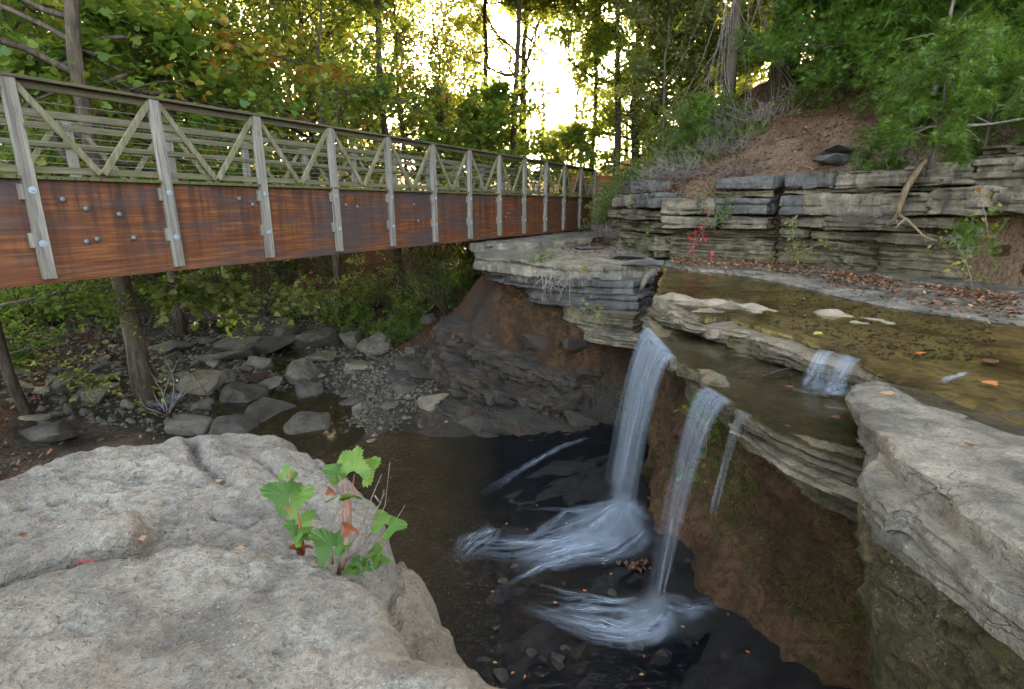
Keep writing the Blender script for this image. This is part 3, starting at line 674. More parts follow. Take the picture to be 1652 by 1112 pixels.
def hill_mat():
    t = NT('slumped_hillside'); co = t.coord(); x, y, z = t.xyz()
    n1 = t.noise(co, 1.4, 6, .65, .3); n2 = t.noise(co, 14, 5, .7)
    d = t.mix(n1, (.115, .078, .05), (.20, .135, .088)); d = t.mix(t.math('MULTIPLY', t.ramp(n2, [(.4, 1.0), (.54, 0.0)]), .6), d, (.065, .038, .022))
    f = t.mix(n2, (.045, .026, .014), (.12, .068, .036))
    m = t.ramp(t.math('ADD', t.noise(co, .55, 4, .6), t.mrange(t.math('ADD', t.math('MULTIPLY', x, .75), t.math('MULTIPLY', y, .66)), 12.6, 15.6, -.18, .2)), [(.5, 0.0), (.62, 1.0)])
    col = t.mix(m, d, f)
    h = t.math('ADD', n2, t.math('MULTIPLY', t.voro(co, 18), .8))
    return t.done(t.bsdf(col, .95, t.bump(h, .9, .04), .2))
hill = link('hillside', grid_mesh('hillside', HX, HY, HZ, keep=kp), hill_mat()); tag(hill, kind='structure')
def hz(x, y):
    i = int(np.clip(np.searchsorted(hy, y), 1, len(hy) - 1)); j = int(np.clip(np.searchsorted(hx, x), 1, len(hx) - 1))
    return float(HZT[i, j])

# ================================================================== limestone cliff behind the creek
cliff = thing('limestone_cliff', 'layered grey limestone cliff standing behind the shallow creek', 'cliff', (0, 0, 0))
def cliff_block(px0, px1, z0, z1, front, mat, name='rock_block', depth=.72, vox=.034, seed=1, **kw):
    s0, s1 = cliff_s(px0), cliff_s(px1); s = np.linspace(s0, s1, max(4, int((s1 - s0) / .15)))
    x, y, nx, ny = cliff_at(s)
    fr = np.stack([x + nx * front, y + ny * front], 1); bk = np.stack([x - nx * depth, y - ny * depth], 1)[::-1]
    # drop back points that fold over
    return slab(name, list(map(tuple, np.concatenate([fr, bk]))), z0, z1, mat, cliff, vox=vox, seed=seed, **kw)
B = [  # px0, px1, z0, z1, front, material, layer, amp
    (985, 1040, .30, .72, -.22, 'cliff_blue', .3, .10), (985, 1062, -.05, .34, .06, 'cliff', .25, .06), (1036, 1064, -.04, .33, .14, 'cliff_blue', .3, .05), (980, 1060, -.36, -.06, .02, 'cliff', .12, .05), (980, 1058, -.70, -.36, -.12, 'cliff_thin', .09, .07), (975, 1056, -1.3, -.70, -.02, 'cliff_thin', .10, .06),
    (1067, 1152, -.20, .20, .02, 'cliff', .2, .05), (1068, 1154, -.52, -.20, .06, 'cliff', .16, .05), (1066, 1240, -.72, -.52, -.30, 'cliff_thin', .07, .06), (1066, 1246, -1.30, -.72, -.22, 'cliff_thin', .06, .05),
    (1152, 1244, .36, .66, .05, 'cliff_blue', .4, .04), (1150, 1240, .20, .36, -.07, 'cliff_thin', .09, .05), (1153, 1237, -.20, .22, .07, 'cliff_blue', .4, .04), (1155, 1236, -.52, -.20, .0, 'cliff', .14, .05),
    (1260, 1335, .34, .70, .05, 'cliff_blue', .4, .05), (1255, 1500, .25, .36, -.10, 'cliff_thin', .08, .05), (1257, 1300, -.20, .27, .12, 'cliff_blue', .4, .04), (1300, 1420, -.18, .27, .08, 'cliff', .22, .05), (1420, 1500, -.16, .26, .10, 'cliff', .16, .05),
    (1335, 1440, .33, .68, .0, 'cliff', .2, .06), (1440, 1545, .32, .74, -.02, 'cliff', .12, .07), (1545, 1760, .30, .80, -.05, 'cliff', .12, .07),
    (1500, 1590, -.14, .33, .10, 'cliff', .15, .06), (1590, 1760, -.10, .33, .05, 'cliff', .2, .06),
    (1256, 1330, -.44, -.19, .02, 'cliff', .12, .05), (1330, 1450, -.46, -.19, .06, 'cliff', .14, .05), (1450, 1530, -.36, -.17, -.10, 'cliff', .10, .05),
    (1256, 1296, -.66, -.44, -.05, 'cliff', .16, .05), (1298, 1480, -.68, -.46, -.12, 'cliff', .11, .06), (1480, 1540, -.62, -.38, -.35, 'cliff_thin', .09, .06),
    (1250, 1400, -1.32, -.68, -.28, 'cliff_thin', .06, .05), (1400, 1530, -1.32, -.68, -.30, 'cliff_thin', .055, .05), (1530, 1760, -1.32, -.15, -.75, 'soil', .3, .08),
    (1530, 1760, .80, 1.0, -.35, 'cliff_thin', .08, .07)]
for k, (a, b, z0, z1, fr, m, ly, am) in enumerate(B):
    z1 -= .045
    cliff_block(a, b, z0, z1, fr * 1.5 + random.Random(k).uniform(-.05, .05), M[m], seed=20 + k, layer=ly, amp=am * (1.5 if m == 'cliff_thin' else 1.25), jag=.05, freq=1.3, lump=.03 if ly > .2 else .015, name='soil_pocket' if m == 'soil' else 'rock_block')
M_root = M['soil']
# dirt packed in the vertical crack
cliff_block(1236, 1262, -1.0, .5, -.62, M['soil'], name='crack_fill', seed=77, layer=.4, amp=.03, depth=.6)
# two loose slabs lying on the slope above
for nm, px, py, Y, sx, sz, lab in (('rock_slab', 1342, 258, 12.3, .85, .26, 'dark rounded limestone slab lying lower on the dirt slope'), ('rock_slab', 1350, 242, 12.5, .75, .17, 'thinner dark limestone slab stacked on another slab on slope')):
    p = atY(px, py, Y)
    o = link(nm, hull_rock(int(px), sx, .7, sz, 18), M['cliff_blue'], loc=p, rot=(.05, .03, .5)); tag(o, lab, 'rock')

# ================================================================== shelves of the creek
def pz(lst, z): return [onz(x, y, z) for x, y in lst]
shelf = thing('creek_shelf', 'wide limestone creek shelf of flat beds carrying the stream to the falls', 'ledge')
back_pts = [(9.5, 2.0), (9.5, 6), (8.6, 9.5), (6.8, 13), (3.8, 13.6)]
lip_px = [(1072, 440), (1064, 452), (1062, 472), (1085, 486), (1112, 500), (1143, 514), (1165, 505), (1200, 517), (1250, 533), (1290, 543), (1320, 552), (1338, 559), (1387, 579), (1420, 597), (1450, 612), (1480, 628)]
dry_c = [onz(1110, 480, UP), onz(1150, 492, UP), onz(1200, 497, UP), onz(1260, 498, UP), onz(1320, 503, UP), onz(1400, 515, UP)]
def up_top(P):
    r = np.zeros(len(P))
    for k, (x, y) in enumerate(dry_c):
        w = (.85, .75, .75, .6, .55, .45)[k]
        r = np.maximum(r, np.exp(-(((P[:, 0] - x) / (w * .62)) ** 2 + ((P[:, 1] - y) / (w * .62)) ** 2)))
    n = fbm(P3(P[:, 0] * 2.4, P[:, 1] * 2.4, 4), 4, 88)
    return (P[:, 2] > -1.43) * (r * (.035 + .075 * n) + .006 * n + .05 * np.clip(fbm(P3(P[:, 0] * 1.7, P[:, 1] * 3.4, 14), 5, 89) - .62, 0, 1))
U1 = pz(lip_px, -1.38) + [(3.3, 3.2), (4.5, 2.2)] + back_pts
slab('rock_layer', U1, -1.47, -1.385, M['creek_floor'], shelf, vox=.04, jag=.05, seed=3, layer=.05, amp=.03, top=up_top, plates=.006)
mid_px = [(1066, 460), (1058, 488), (1075, 505), (1110, 520), (1140, 527), (1200, 540), (1255, 560), (1300, 578), (1345, 590), (1385, 600), (1430, 615)]
slab('rock_layer', pz(mid_px, -1.47) + [(3.3, 3.7), (4.2, 4.2), (4.0, 6.5), (3.8, 9), (3.4, 11.5)], -1.56, -1.46, M['ledge_tan'], shelf, vox=.024, jag=.08, seed=4, layer=.04, amp=.055, freq=3)
low_px = [(1060, 480), (1046, 505), (1061, 518), (1100, 528), (1135, 537), (1200, 562), (1265, 587), (1318, 602), (1360, 614), (1400, 625)]
slab('rock_layer', pz(low_px, -1.6) + [(3.2, 3.8), (4.0, 4.3), (3.8, 6.5), (3.6, 9), (3.3, 11)], -1.67, -1.55, M['ledge'], shelf, vox=.024, jag=.08, seed=5, layer=.04, amp=.055, freq=3)
# pale upright blocks on the rim of the step
for k, (px, py, sx, sy, sz, rz, lab) in enumerate([(1086, 486, .46, .7, .34, .5, 0), (1108, 496, .44, .6, .32, .4, 0), (1130, 506, .4, .55, .3, .5, 0), (1170, 500, .58, .5, .17, .1, 1), (1166, 518, .5, .44, .17, .15, 1)]):
    x, y = onz(px, py, -1.4)
    link('rim_block', hull_rock(300 + k, sx, sy, sz, 20), M['ledge_tan'], shelf, loc=(x, y, -1.47 if not lab else (-1.40 if k == 3 else -1.53)), rot=(0.05, -.08, rz))
# lower shelf, whose edge carries the falls
edge_px = [(1046, 500), (1036, 515), (1046, 532), (1060, 549), (1086, 583), (1104, 590), (1130, 608), (1135, 624), (1176, 652), (1200, 668), (1226, 686), (1256, 704), (1302, 724), (1350, 742), (1400, 758), (1440, 770)]
lower_back = [(2.9, 2.9), (3.3, 3.6), (3.6, 5), (3.5, 7.5), (3.0, 9.0)]
def lip_top(P):
    e = sdist(pz(edge_px, -1.66) + lower_back, P[:, 0], P[:, 1])
    n = fbm(P3(P[:, 0] * 4, P[:, 1] * 4, 1), 4, 12)
    br = np.ones(len(P))
    for (x, y, w) in (( *onz(1068, 560, LOW), .55), (*onz(1155, 640, LOW), .30), (*onz(1203, 670, LOW), .12)):
        br = np.minimum(br, 1 - np.exp(-(((P[:, 1] - y) / w) ** 4)))
    return (P[:, 2] > -1.71) * (np.exp(-((e - .12) / .14) ** 2) * (.035 + .02 * n) * br)
def inset(px, z, d):
    """edge line moved back under the shelf"""
    q = np.array(pz(px, z)); q[:, 0] += d; return [tuple(v) for v in q]
L1 = pz(edge_px, -1.66) + lower_back
slab('rock_layer', L1, -1.76, -1.678, M['ledge'], shelf, vox=.024, jag=.05, seed=6, layer=.04, amp=.05, top=lip_top, freq=4)
slab('rock_layer', inset(edge_px, -1.66, .05) + lower_back, -1.83, -1.75, M['ledge'], shelf, vox=.026, jag=.06, seed=7, layer=.045, amp=.04, freq=3)
right_px = edge_px[8:]
slab('rock_layer', inset(right_px, -1.66, .02) + [(2.9, 2.9), (3.6, 3.4), (3.4, 4.6)], -1.92, -1.82, M['ledge_tan'], shelf, vox=.024, jag=.06, seed=8, layer=.04, amp=.04, freq=3)
slab('rock_layer', inset(edge_px[1:], -1.66, .16) + lower_back, -2.0, -1.91, M['ledge'], shelf, vox=.03, jag=.08, seed=9, layer=.05, amp=.04, freq=2.5)
slab('rock_layer', inset(edge_px[1:], -1.66, .30) + lower_back, -2.16, -1.99, M['ledge'], shelf, vox=.03, jag=.08, seed=10, layer=.06, amp=.05, freq=2.5)
# pavement between the water and the cliff
ap1 = [(1072, 430), (1110, 436), (1170, 441), (1230, 450), (1290, 463), (1350, 477), (1420, 493), (1480, 503), (1520, 508), (1580, 516), (1660, 527)]
slab('rock_layer', pz(ap1, -1.345) + [(8.3, 5.2), (8.6, 8), (7.4, 11), (6, 12.6), (3.9, 13.5)], -1.44, -1.315, M['ledge_grey'], shelf, vox=.035, jag=.05, seed=13, layer=.05, amp=.02, plates=.007)
ap2 = [(1100, 425), (1180, 428), (1290, 440), (1360, 455), (1440, 470), (1530, 484), (1640, 492), (1700, 498)]
slab('rock_layer', pz(ap2, -1.28) + [(8.9, 7), (8.2, 9.2), (7, 12), (4.5, 13.2)], -1.34, -1.255, M['ledge_grey'], shelf, vox=.04, jag=.07, seed=14, layer=.05, amp=.02)

# right-hand foreground rock
rr = thing('layered_rock', 'large tilted grey rock of split beds with a mossy dripping side beside the lower shelf', 'rock')
r1 = [(1364, 628), (1372, 616), (1400, 611), (1440, 618), (1480, 622)]
r1e = [(1380, 660), (1404, 690), (1420, 700), (1432, 735), (1446, 757), (1490, 788), (1530, 819), (1565, 845), (1600, 872), (1640, 900), (1720, 965)]
def r_top(P):
    return (P[:, 2] > -1.41) * (.05 * np.exp(-((P[:, 0] - 2.5) / .6) ** 2 - ((P[:, 1] - 2.9) / .7) ** 2) + .05 * sstep(3.4, 2.2, P[:, 1])) 
slab('rock_layer', pz(r1, -1.36) + [(3.6, 3.5), (5, 3), (5, .4), (2.2, .6)] + pz(r1e[::-1], -1.36), -1.44, -1.375, M['ledge_grey'], rr, vox=.022, jag=.04, seed=31, layer=.05, amp=.025, top=r_top, freq=3, plates=.010)
r2e = [(1372, 640), (1380, 672), (1395, 705), (1408, 742), (1385, 776), (1395, 806), (1418, 838), (1440, 822), (1466, 842), (1500, 868), (1541, 899), (1590, 938), (1640, 978), (1720, 1045)]
slab('rock_layer', pz([(1400, 620)], -1.45) + [(4, 3.4), (4.5, .4), (2, .5)] + pz(r2e[::-1], -1.45), -1.54, -1.43, M['ledge_grey'], rr, vox=.022, jag=.035, seed=32, layer=.055, amp=.03, freq=3)
r3e = [(1400, 720), (1400, 770), (1400, 800), (1426, 845), (1470, 868), (1520, 905), (1570, 945), (1640, 1012), (1700, 1075)]
slab('rock_layer', [(3.6, 3.2), (4, .4), (1.9, .4)] + pz(r3e[::-1], -1.55), -1.66, -1.53, M['ledge_grey'], rr, vox=.024, jag=.04, seed=33, layer=.06, amp=.03, freq=3)
r4e = [(1408, 800), (1424, 850), (1480, 895), (1560, 965), (1650, 1060), (1720, 1140)]
q4 = pz(r4e[::-1], -1.66)
for k, (z0, z1, dd) in enumerate([(-1.95, -1.65, -.02), (-2.35, -1.94, .04), (-2.9, -2.33, .14), (-4.3, -2.88, .3)]):
    slab('mossy_layer', [(3.6, 3.0), (4, .3), (1.75 + dd, .3)] + [(x + dd, y) for x, y in q4], z0, z1, M['moss_face'], rr, vox=.026, jag=.05, seed=34 + k, layer=.05, amp=.035, tilt=(0, .35), freq=2.5)

# far ledge across the slot
fl = thing('overhanging_ledge', 'overhanging blocky grey limestone ledge above the brown soil bank under the bridge end', 'ledge')
f1 = [(-.95, 14.2), (-.85, 12.95), (-.3, 12.2), (.35, 11.55), (1.04, 11.0), (1.6, 10.95), (2.26, 10.9), (3.0, 11.45), (3.3, 11.9), (3.35, 13.2), (3.2, 17), (2.0, 19), (-.5, 18)]
slab('rock_layer', f1, -1.50, -1.2, M['ledge_grey'], fl, vox=.034, jag=.09, seed=41, layer=.36, amp=.10, plates=.012)
slab('rock_layer', [(-.6, 14), (-.6, 12.9), (-.1, 12.1), (.5, 11.5), (1.1, 11.0), (1.8, 10.75), (2.42, 10.7), (3.0, 11.3), (3.2, 13), (2, 15)], -1.78, -1.48, M['cliff_blue'], fl, vox=.034, jag=.12, seed=42, layer=.30, amp=.12)
slab('rock_layer', [(.2, 13), (.5, 11.8), (1.1, 11.2), (1.7, 10.7), (2.5, 10.45), (3.0, 11.1), (3.2, 13), (2, 14)], -2.12, -1.76, M['cliff_blue'], fl, vox=.034, jag=.10, seed=43, layer=.17, amp=.09)
slab('rock_layer', [(1.0, 12), (1.3, 11.1), (1.8, 10.6), (2.45, 10.25), (2.9, 10.9), (3.2, 13), (2, 13)], -2.46, -2.10, M['cliff_thin'], fl, vox=.036, jag=.07, seed=44, layer=.08, amp=.06)
slab('rock_layer', [(.9, 11.9), (1.4, 10.9), (1.9, 10.3), (2.4, 10.0), (2.9, 10.8), (3.1, 13), (2, 13)], -2.74, -2.47, M['cliff'], fl, vox=.036, jag=.07, seed=45, layer=.09, amp=.05, tilt=(.1, 0))
slab('rock_layer', [(-1.2, 19), (-1.25, 15.0), (-.8, 14.5), (.5, 15.5), (2.6, 17.3), (3.0, 19), (3, 22), (0, 21)], -1.25, -1.02, M['ledge_grey'], fl, vox=.05, jag=.10, seed=46, layer=.1, amp=.05)
for k, (px, py, sx, sy, sz, rz) in enumerate([(1015, 413, .9, .5, .12, .2), (1040, 424, 1.0, .45, .13, .1), (950, 400, .9, .7, .08, -.1)]):
    x, y = onz(px, py, -1.14); link('loose_slab', hull_rock(330 + k, sx, sy, sz, 20), M['cliff_blue'], fl, loc=(x, y, -1.15), rot=(0, 0, rz))
x, y = onz(1041, 458, -1.55); 
link('loose_slab', hull_rock(340, .16, .12, .5, 16), M['ledge_tan'], fl, loc=(2.75, 10.85, -1.55), rot=(.15, .25, .3))

# dark bedrock bulging out below the soil bank
bo = thing('bedrock_outcrop', 'dark layered bedrock bulging out below the brown soil bank beside the pool', 'rock')
for k, (pl_, z0, z1, ti) in enumerate([([(-1.5, 9.7), (-.6, 8.95), (.3, 8.7), (1.1, 8.8), (1.6, 9.3), (1.6, 11), (-.9, 11)], -4.25, -3.84, (.18, .1)), ([(-1.5, 10.6), (-.7, 9.9), (.2, 9.55), (1.0, 9.5), (1.6, 9.9), (1.7, 11.4), (-1.2, 11.6)], -3.85, -3.48, (.18, .1)), ([(-1.0, 11.0), (-.4, 10.4), (.5, 10.0), (1.2, 9.9), (1.8, 10.2), (1.9, 11.6), (-.6, 12)], -3.55, -3.12, (.15, .1)),
        ([(-2.1, 11.6), (-1.6, 10.9), (-.9, 10.7), (-.7, 12.2), (-1.3, 13)], -3.95, -3.55, (.3, .1)), ([(-1.9, 12.6), (-1.4, 11.9), (-.7, 11.7), (-.5, 13.2), (-1.2, 13.8)], -3.6, -3.2, (.3, .1))]):
    slab('rock_layer', pl_, z0, z1, M['bedrock'], bo, vox=.04, jag=.14, seed=120 + k, layer=.13, amp=.10, lump=.02, fine=.035, tilt=ti, plates=.03, top=lambda P: -.22 * (P[:, 0] - .2) * .4 - .12 * (10.4 - P[:, 1]))

rb = random.Random(66)
for k in range(20):
    f = rb.random(); x_ = rb.uniform(-1.7, 1.5); y_ = 9.0 + rb.random() * 2.0 + max(0, -x_) * .7; w_ = rb.uniform(.45, 1.0)
    link('rock_block', hull_rock(700 + k, w_, w_ * rb.uniform(.5, .8), w_ * rb.uniform(.22, .38), 18), M['bedrock'], bo, loc=(x_, y_, gz(x_, y_) + .10), rot=(.35 + rb.gauss(0, .12), .28 + rb.gauss(0, .1), .5 + rb.gauss(0, .25)))

# soil wall under the lower shelf
yy = np.linspace(7.6, 1.6, 220); vv = np.linspace(0, 1, 110)
BY, BV = np.meshgrid(yy, vv)
bx = np.interp(BY, [1.6, 2.4, 3.0, 3.6, 4.2, 5.0, 5.8, 6.6, 7.6], [2.9, 3.1, 3.25, 3.1, 2.72, 2.40, 2.12, 2.05, 2.1])
bz = -1.95 - BV * 2.3
bulge = .42 * BV ** 2.0 * np.interp(BY, [1.6, 2.6, 3.4, 4.2, 5.2, 6.2, 7.6], [.3, .5, 1.0, 1.15, .7, .35, .4])
bn = fbm(P3(BY.ravel() * 1.3, bz.ravel() * 1.3, 2), 5, 61).reshape(BY.shape) * .20 + fbm(P3(BY.ravel() * 6, bz.ravel() * 6, 2), 4, 62).reshape(BY.shape) * .05
bank = link('soil_bank', grid_mesh('soil_bank', bx - bulge - bn, BY, bz), M['soil_moss']); tag(bank, kind='structure')

# ================================================================== water
def sheet(name, poly, z, mat, step=.25):
    p = np.array(poly); x = np.arange(p[:, 0].min() - step, p[:, 0].max() + step, step); y = np.arange(p[:, 1].min() - step, p[:, 1].max() + step, step)
    me = bpy.data.meshes.new(name); me.from_pydata([(a, b, z) for a, b in poly], [], [tuple(range(len(poly)))]); me.update()
    o = link(name, me, mat); return tag(o, kind='structure')
sheet('pool_water', [(-3.2, 4.2), (2.6, 2.0), (3.0, 8.8), (1.4, 9.6), (-1.2, 9.4), (-2.2, 9.2), (-3.0, 8.2), (-4.0, 7.0)], POOL, M['pool_water'])
sheet('creek_water', [(-2.9, 8.2), (-2.6, 9.6), (-3.0, 10.9), (-3.6, 12.0), (-5.2, 13.8), (-7, 15.5), (-12, 20), (-17, 26), (-19, 25), (-13, 18), (-9, 13.6), (-7, 11.5), (-5.8, 9.5), (-5.2, 7.0), (-3.6, 6.5)], POOL - .03, M['pond_water'])
sheet('creek_water', [(a - .05, b - .05) for a, b in pz([(1068, 450)] + lip_px[2:12] + [(1387, 579), (1430, 612)], UP)] + [(2.9, 3.4), (3.0, 2.6), (3.6, 2.0), (6, 1.8), (8.4, 3.0), (6.6, 7.6), (5.6, 9.2), (4.4, 11.4), (3.6, 12.2)], UP, M['creek_water'])
sheet('creek_water', inset(edge_px, LOW, .03) + [(2.6, 2.95), (3.2, 3.9), (3.4, 5.2), (3.2, 7.2), (2.6, 8.2)], LOW, M['creek_water'])

# falls: sheets of drawn-out water, several layers each
def curtain(parent, top, dxy, z0, z1, mat, name='water_strand', seed=0, spread=0.0, v0=1.0, n_u=26, n_v=30, wob=.02):
    """top: line of points along the brink; the water leaves level and falls on a parabola"""
    tp = resample(top, .03, closed=False); k = np.linspace(0, len(tp) - 1, n_u); T = np.stack([np.interp(k, np.arange(len(tp)), tp[:, i]) for i in range(2)], 1)
    v = np.linspace(-.06, 1, n_v); X = np.zeros((n_v, n_u)); Y = X.copy(); Z = X.copy(); H = z0 - z1
    c = T.mean(0)
    for i, q in enumerate(v):
        h = max(q, 0); f = math.sqrt(h) if q > 0 else q * 2.0
        s = 1 + spread * h
        X[i] = c[0] + (T[:, 0] - c[0]) * s + dxy[0] * f; Y[i] = c[1] + (T[:, 1] - c[1]) * s + dxy[1] * f
        Z[i] = z0 - H * h + (0.012 if q < 0 else 0.012 * (1 - h))
    w = fbm(np.stack([np.tile(np.arange(n_u) * .35, n_v), np.repeat(v * 1.2, n_u), np.full(n_u * n_v, seed)], 1), 3, seed).reshape(X.shape) * wob * (np.maximum(v, 0)[:, None] * 1.5 + .4)
    X += w
    return link(name, grid_mesh(name, X, Y, Z), mat, parent)
wf1 = thing('waterfall', 'tall silky waterfall pouring into the slot beside the overhanging ledge', 'waterfall')
e1 = [onz(1042, 528, LOW), onz(1060, 549, LOW), onz(1087, 584, LOW)]
for k, (dx, dy, sp) in enumerate([(-.40, -.05, -.02), (-.48, -.06, .05), (-.34, -.03, .0)]):
    curtain(wf1, e1, (dx, dy), LOW - .005, -4.0, M['fall'], seed=11 + k, spread=sp)
curtain(wf1, [onz(1040, 520, LOW), onz(1050, 536, LOW)], (-.25, -.1), LOW, -4.0, M['fall_thin'], seed=19)
curtain(wf1, [(2.75, 9.6), (2.9, 9.2)], (-.5, -.9), -1.42, -2.0, M['fall_thin'], seed=18)
wf2 = thing('waterfall', 'slender silky waterfall dropping from the middle of the lower shelf edge', 'waterfall')
e2 = [onz(1133, 624, LOW), onz(1150, 634, LOW), onz(1178, 652, LOW)]
for k, (dx, dy, sp) in enumerate([(-.36, .02, -.66), (-.42, .03, -.6)]):
    curtain(wf2, e2, (dx, dy), LOW - .005, -4.0, M['fall'] if k < 1 else M['fall_thin'], seed=21 + k, spread=sp)
wf3 = thing('water_trickle', 'thin trickle falling from the shelf edge right of the slender waterfall', 'waterfall')
curtain(wf3, [onz(1196, 664, LOW), onz(1212, 674, LOW)], (-.16, .05), LOW - .005, -2.6, M['fall_thin'], seed=25, n_u=14, spread=-.2)
wf4 = thing('small_cascade', 'small white cascade spilling over the step onto the lower shelf', 'cascade')
for k in range(3):
    curtain(wf4, [[onz(1318, 566, UP), onz(1345, 571, UP)], [onz(1358, 574, UP), onz(1390, 584, UP)], [onz(1325, 567, UP), onz(1385, 582, UP)]][k], (-.20 - .03 * k, -.16), UP, LOW + .01, M['fall'] if k < 2 else M['fall_thin'], seed=31 + k, spread=.15 + .1 * k, n_v=20)
def foam_patch(parent, path, width, z=None, mat=None, seed=0, name='white_water', lift=.02):
    """white water running along a path over the bedrock"""
    p = resample(path, .06, closed=False); n = len(p); d = np.gradient(p, axis=0); L = np.hypot(d[:, 0], d[:, 1])[:, None]; nrm = np.stack([-d[:, 1], d[:, 0]], 1) / L
    u = np.linspace(-.5, .5, 17); w = np.interp(np.linspace(0, 1, n), np.linspace(0, 1, len(width)), width)
    X = p[:, 0:1] + nrm[:, 0:1] * u * w[:, None]; Y = p[:, 1:2] + nrm[:, 1:2] * u * w[:, None]
    if z is None: Z = np.array([[max(gz(a, b), POOL) for a, b in zip(r, s)] for r, s in zip(X, Y)]) + lift
    else: Z = np.full_like(X, z)
    Z = Z + .02 * fbm(P3(X.ravel() * 7, Y.ravel() * 7, seed), 3, seed).reshape(X.shape)
    return link(name, grid_mesh(name, X, Y, Z), mat or M['foam'], parent)
def pzp(l): return [onz(x, y, POOL + .03) for x, y in l]
for k, (path, wd) in enumerate([
    ([(1030, 815), (990, 835), (940, 862), (880, 880), (815, 885), (745, 880)], [.5, .8, .9, .8, .7, .5]), ([(1040, 850), (985, 878), (925, 886), (870, 905), (830, 935)], [.5, .7, .6, .5, .3]),
    ([(1010, 800), (1000, 840), (960, 880)], [.3, .55, .5]), ([(1015, 825), (985, 850), (950, 870), (900, 885)], [.4, .7, .6, .4]), ([(1035, 830), (1000, 855), (965, 885)], [.5, .7, .5]),
    ([(950, 705), (930, 712), (905, 720), (860, 745), (820, 770), (775, 800)], [.12, .18, .16, .16, .2, .18]), ([(800, 850), (770, 870), (735, 905)], [.3, .5, .3])]):
    foam_patch(wf1, pzp(path), wd, seed=40 + k)
    if k in (0, 1, 3, 4): foam_patch(wf1, pzp(path), [q * 1.25 for q in wd], seed=140 + k, mat=M['foam_soft'], lift=.012)
rf = random.Random(17)
for k in range(16):                       # thin threads of white water drawn out to the left
    a_ = (rf.uniform(930, 1030), rf.uniform(800, 895)); dx_ = -rf.uniform(90, 210); dy_ = rf.uniform(-10, 60)
    foam_patch(wf1, pzp([a_, (a_[0] + dx_ * .35, a_[1] + dy_ * .2 + rf.gauss(0, 6)), (a_[0] + dx_ * .7, a_[1] + dy_ * .6 + rf.gauss(0, 6)), (a_[0] + dx_, a_[1] + dy_)]), [.05, .14, .12, .05], seed=200 + k)
for k in range(10):
    a_ = (rf.uniform(1000, 1070), rf.uniform(965, 1020)); dx_ = -rf.uniform(80, 190); dy_ = rf.uniform(-45, 15)
    foam_patch(wf2, pzp([a_, (a_[0] + dx_ * .5, a_[1] + dy_ * .3 + rf.gauss(0, 5)), (a_[0] + dx_, a_[1] + dy_)]), [.04, .11, .04], seed=230 + k)
for k, (path, wd) in enumerate([([(1085, 985), (1040, 1000), (1000, 1010), (950, 995), (905, 975)], [.3, .5, .45, .35, .25]), ([(1090, 995), (1050, 1005), (1010, 1020), (960, 1015), (880, 990), (840, 975)], [.3, .5, .4, .3, .25, .2]),
                                 ([(1055, 970), (1110, 985), (1170, 975)], [.25, .4, .2]), ([(1060, 985), (1020, 1015), (975, 1020)], [.35, .45, .3])]):
    foam_patch(wf2, pzp(path), wd, seed=60 + k)
    if k in (0, 1, 3): foam_patch(wf2, pzp(path), [q * 1.25 for q in wd], seed=160 + k, mat=M['foam_soft'], lift=.012)
for k, (path, wd) in enumerate([([(1365, 612), (1330, 630), (1295, 632), (1265, 628)], [.25, .3, .25, .15]), ([(1380, 620), (1340, 636), (1300, 640)], [.2, .3, .15]), ([(1385, 640), (1350, 634), (1310, 632)], [.15, .2, .15]), ([(1372, 662), (1340, 660), (1318, 656)], [.05, .08, .05])]):
    foam_patch(wf4, [onz(x, y, LOW) for x, y in path], wd, z=LOW + .012, seed=80 + k)
wf6 = thing('small_cascade', 'small white run of water among the rocks behind the boulder', 'cascade')
for k in range(3): foam_patch(wf6, [onground(292, 640)[:2], onground(272, 652)[:2], onground(246, 664)[:2]], [.3, .5, .4], seed=95 + k, lift=.05 + .01 * k)
wf5 = thing('small_cascade', 'tiny white spill at the far right of the shallow creek', 'cascade')
for k in range(2): foam_patch(wf5, [onz(1560, 606, UP), onz(1535, 611, UP), onz(1515, 620, UP)], [.04, .09, .06], z=UP + .012 + .004 * k, seed=90 + k)
def mist(parent, loc, r):
    bm = bmesh.new(); bmesh.ops.create_icosphere(bm, subdivisions=2, radius=1.08); me = bpy.data.meshes.new('mist'); bm.to_mesh(me); bm.free()
    o = link('mist', me, M['mist'], parent, loc=loc); o.scale = r; return o
mist(wf1, (1.15, 5.85, -4.0), (.85, .62, .26))
mist(wf1, (1.35, 5.95, -3.9), (.32, .46, .42))
mist(wf2, (1.40, 4.45, -4.02), (.7, .42, .18))
mist(wf2, (1.45, 4.5, -3.95), (.2, .22, .28))

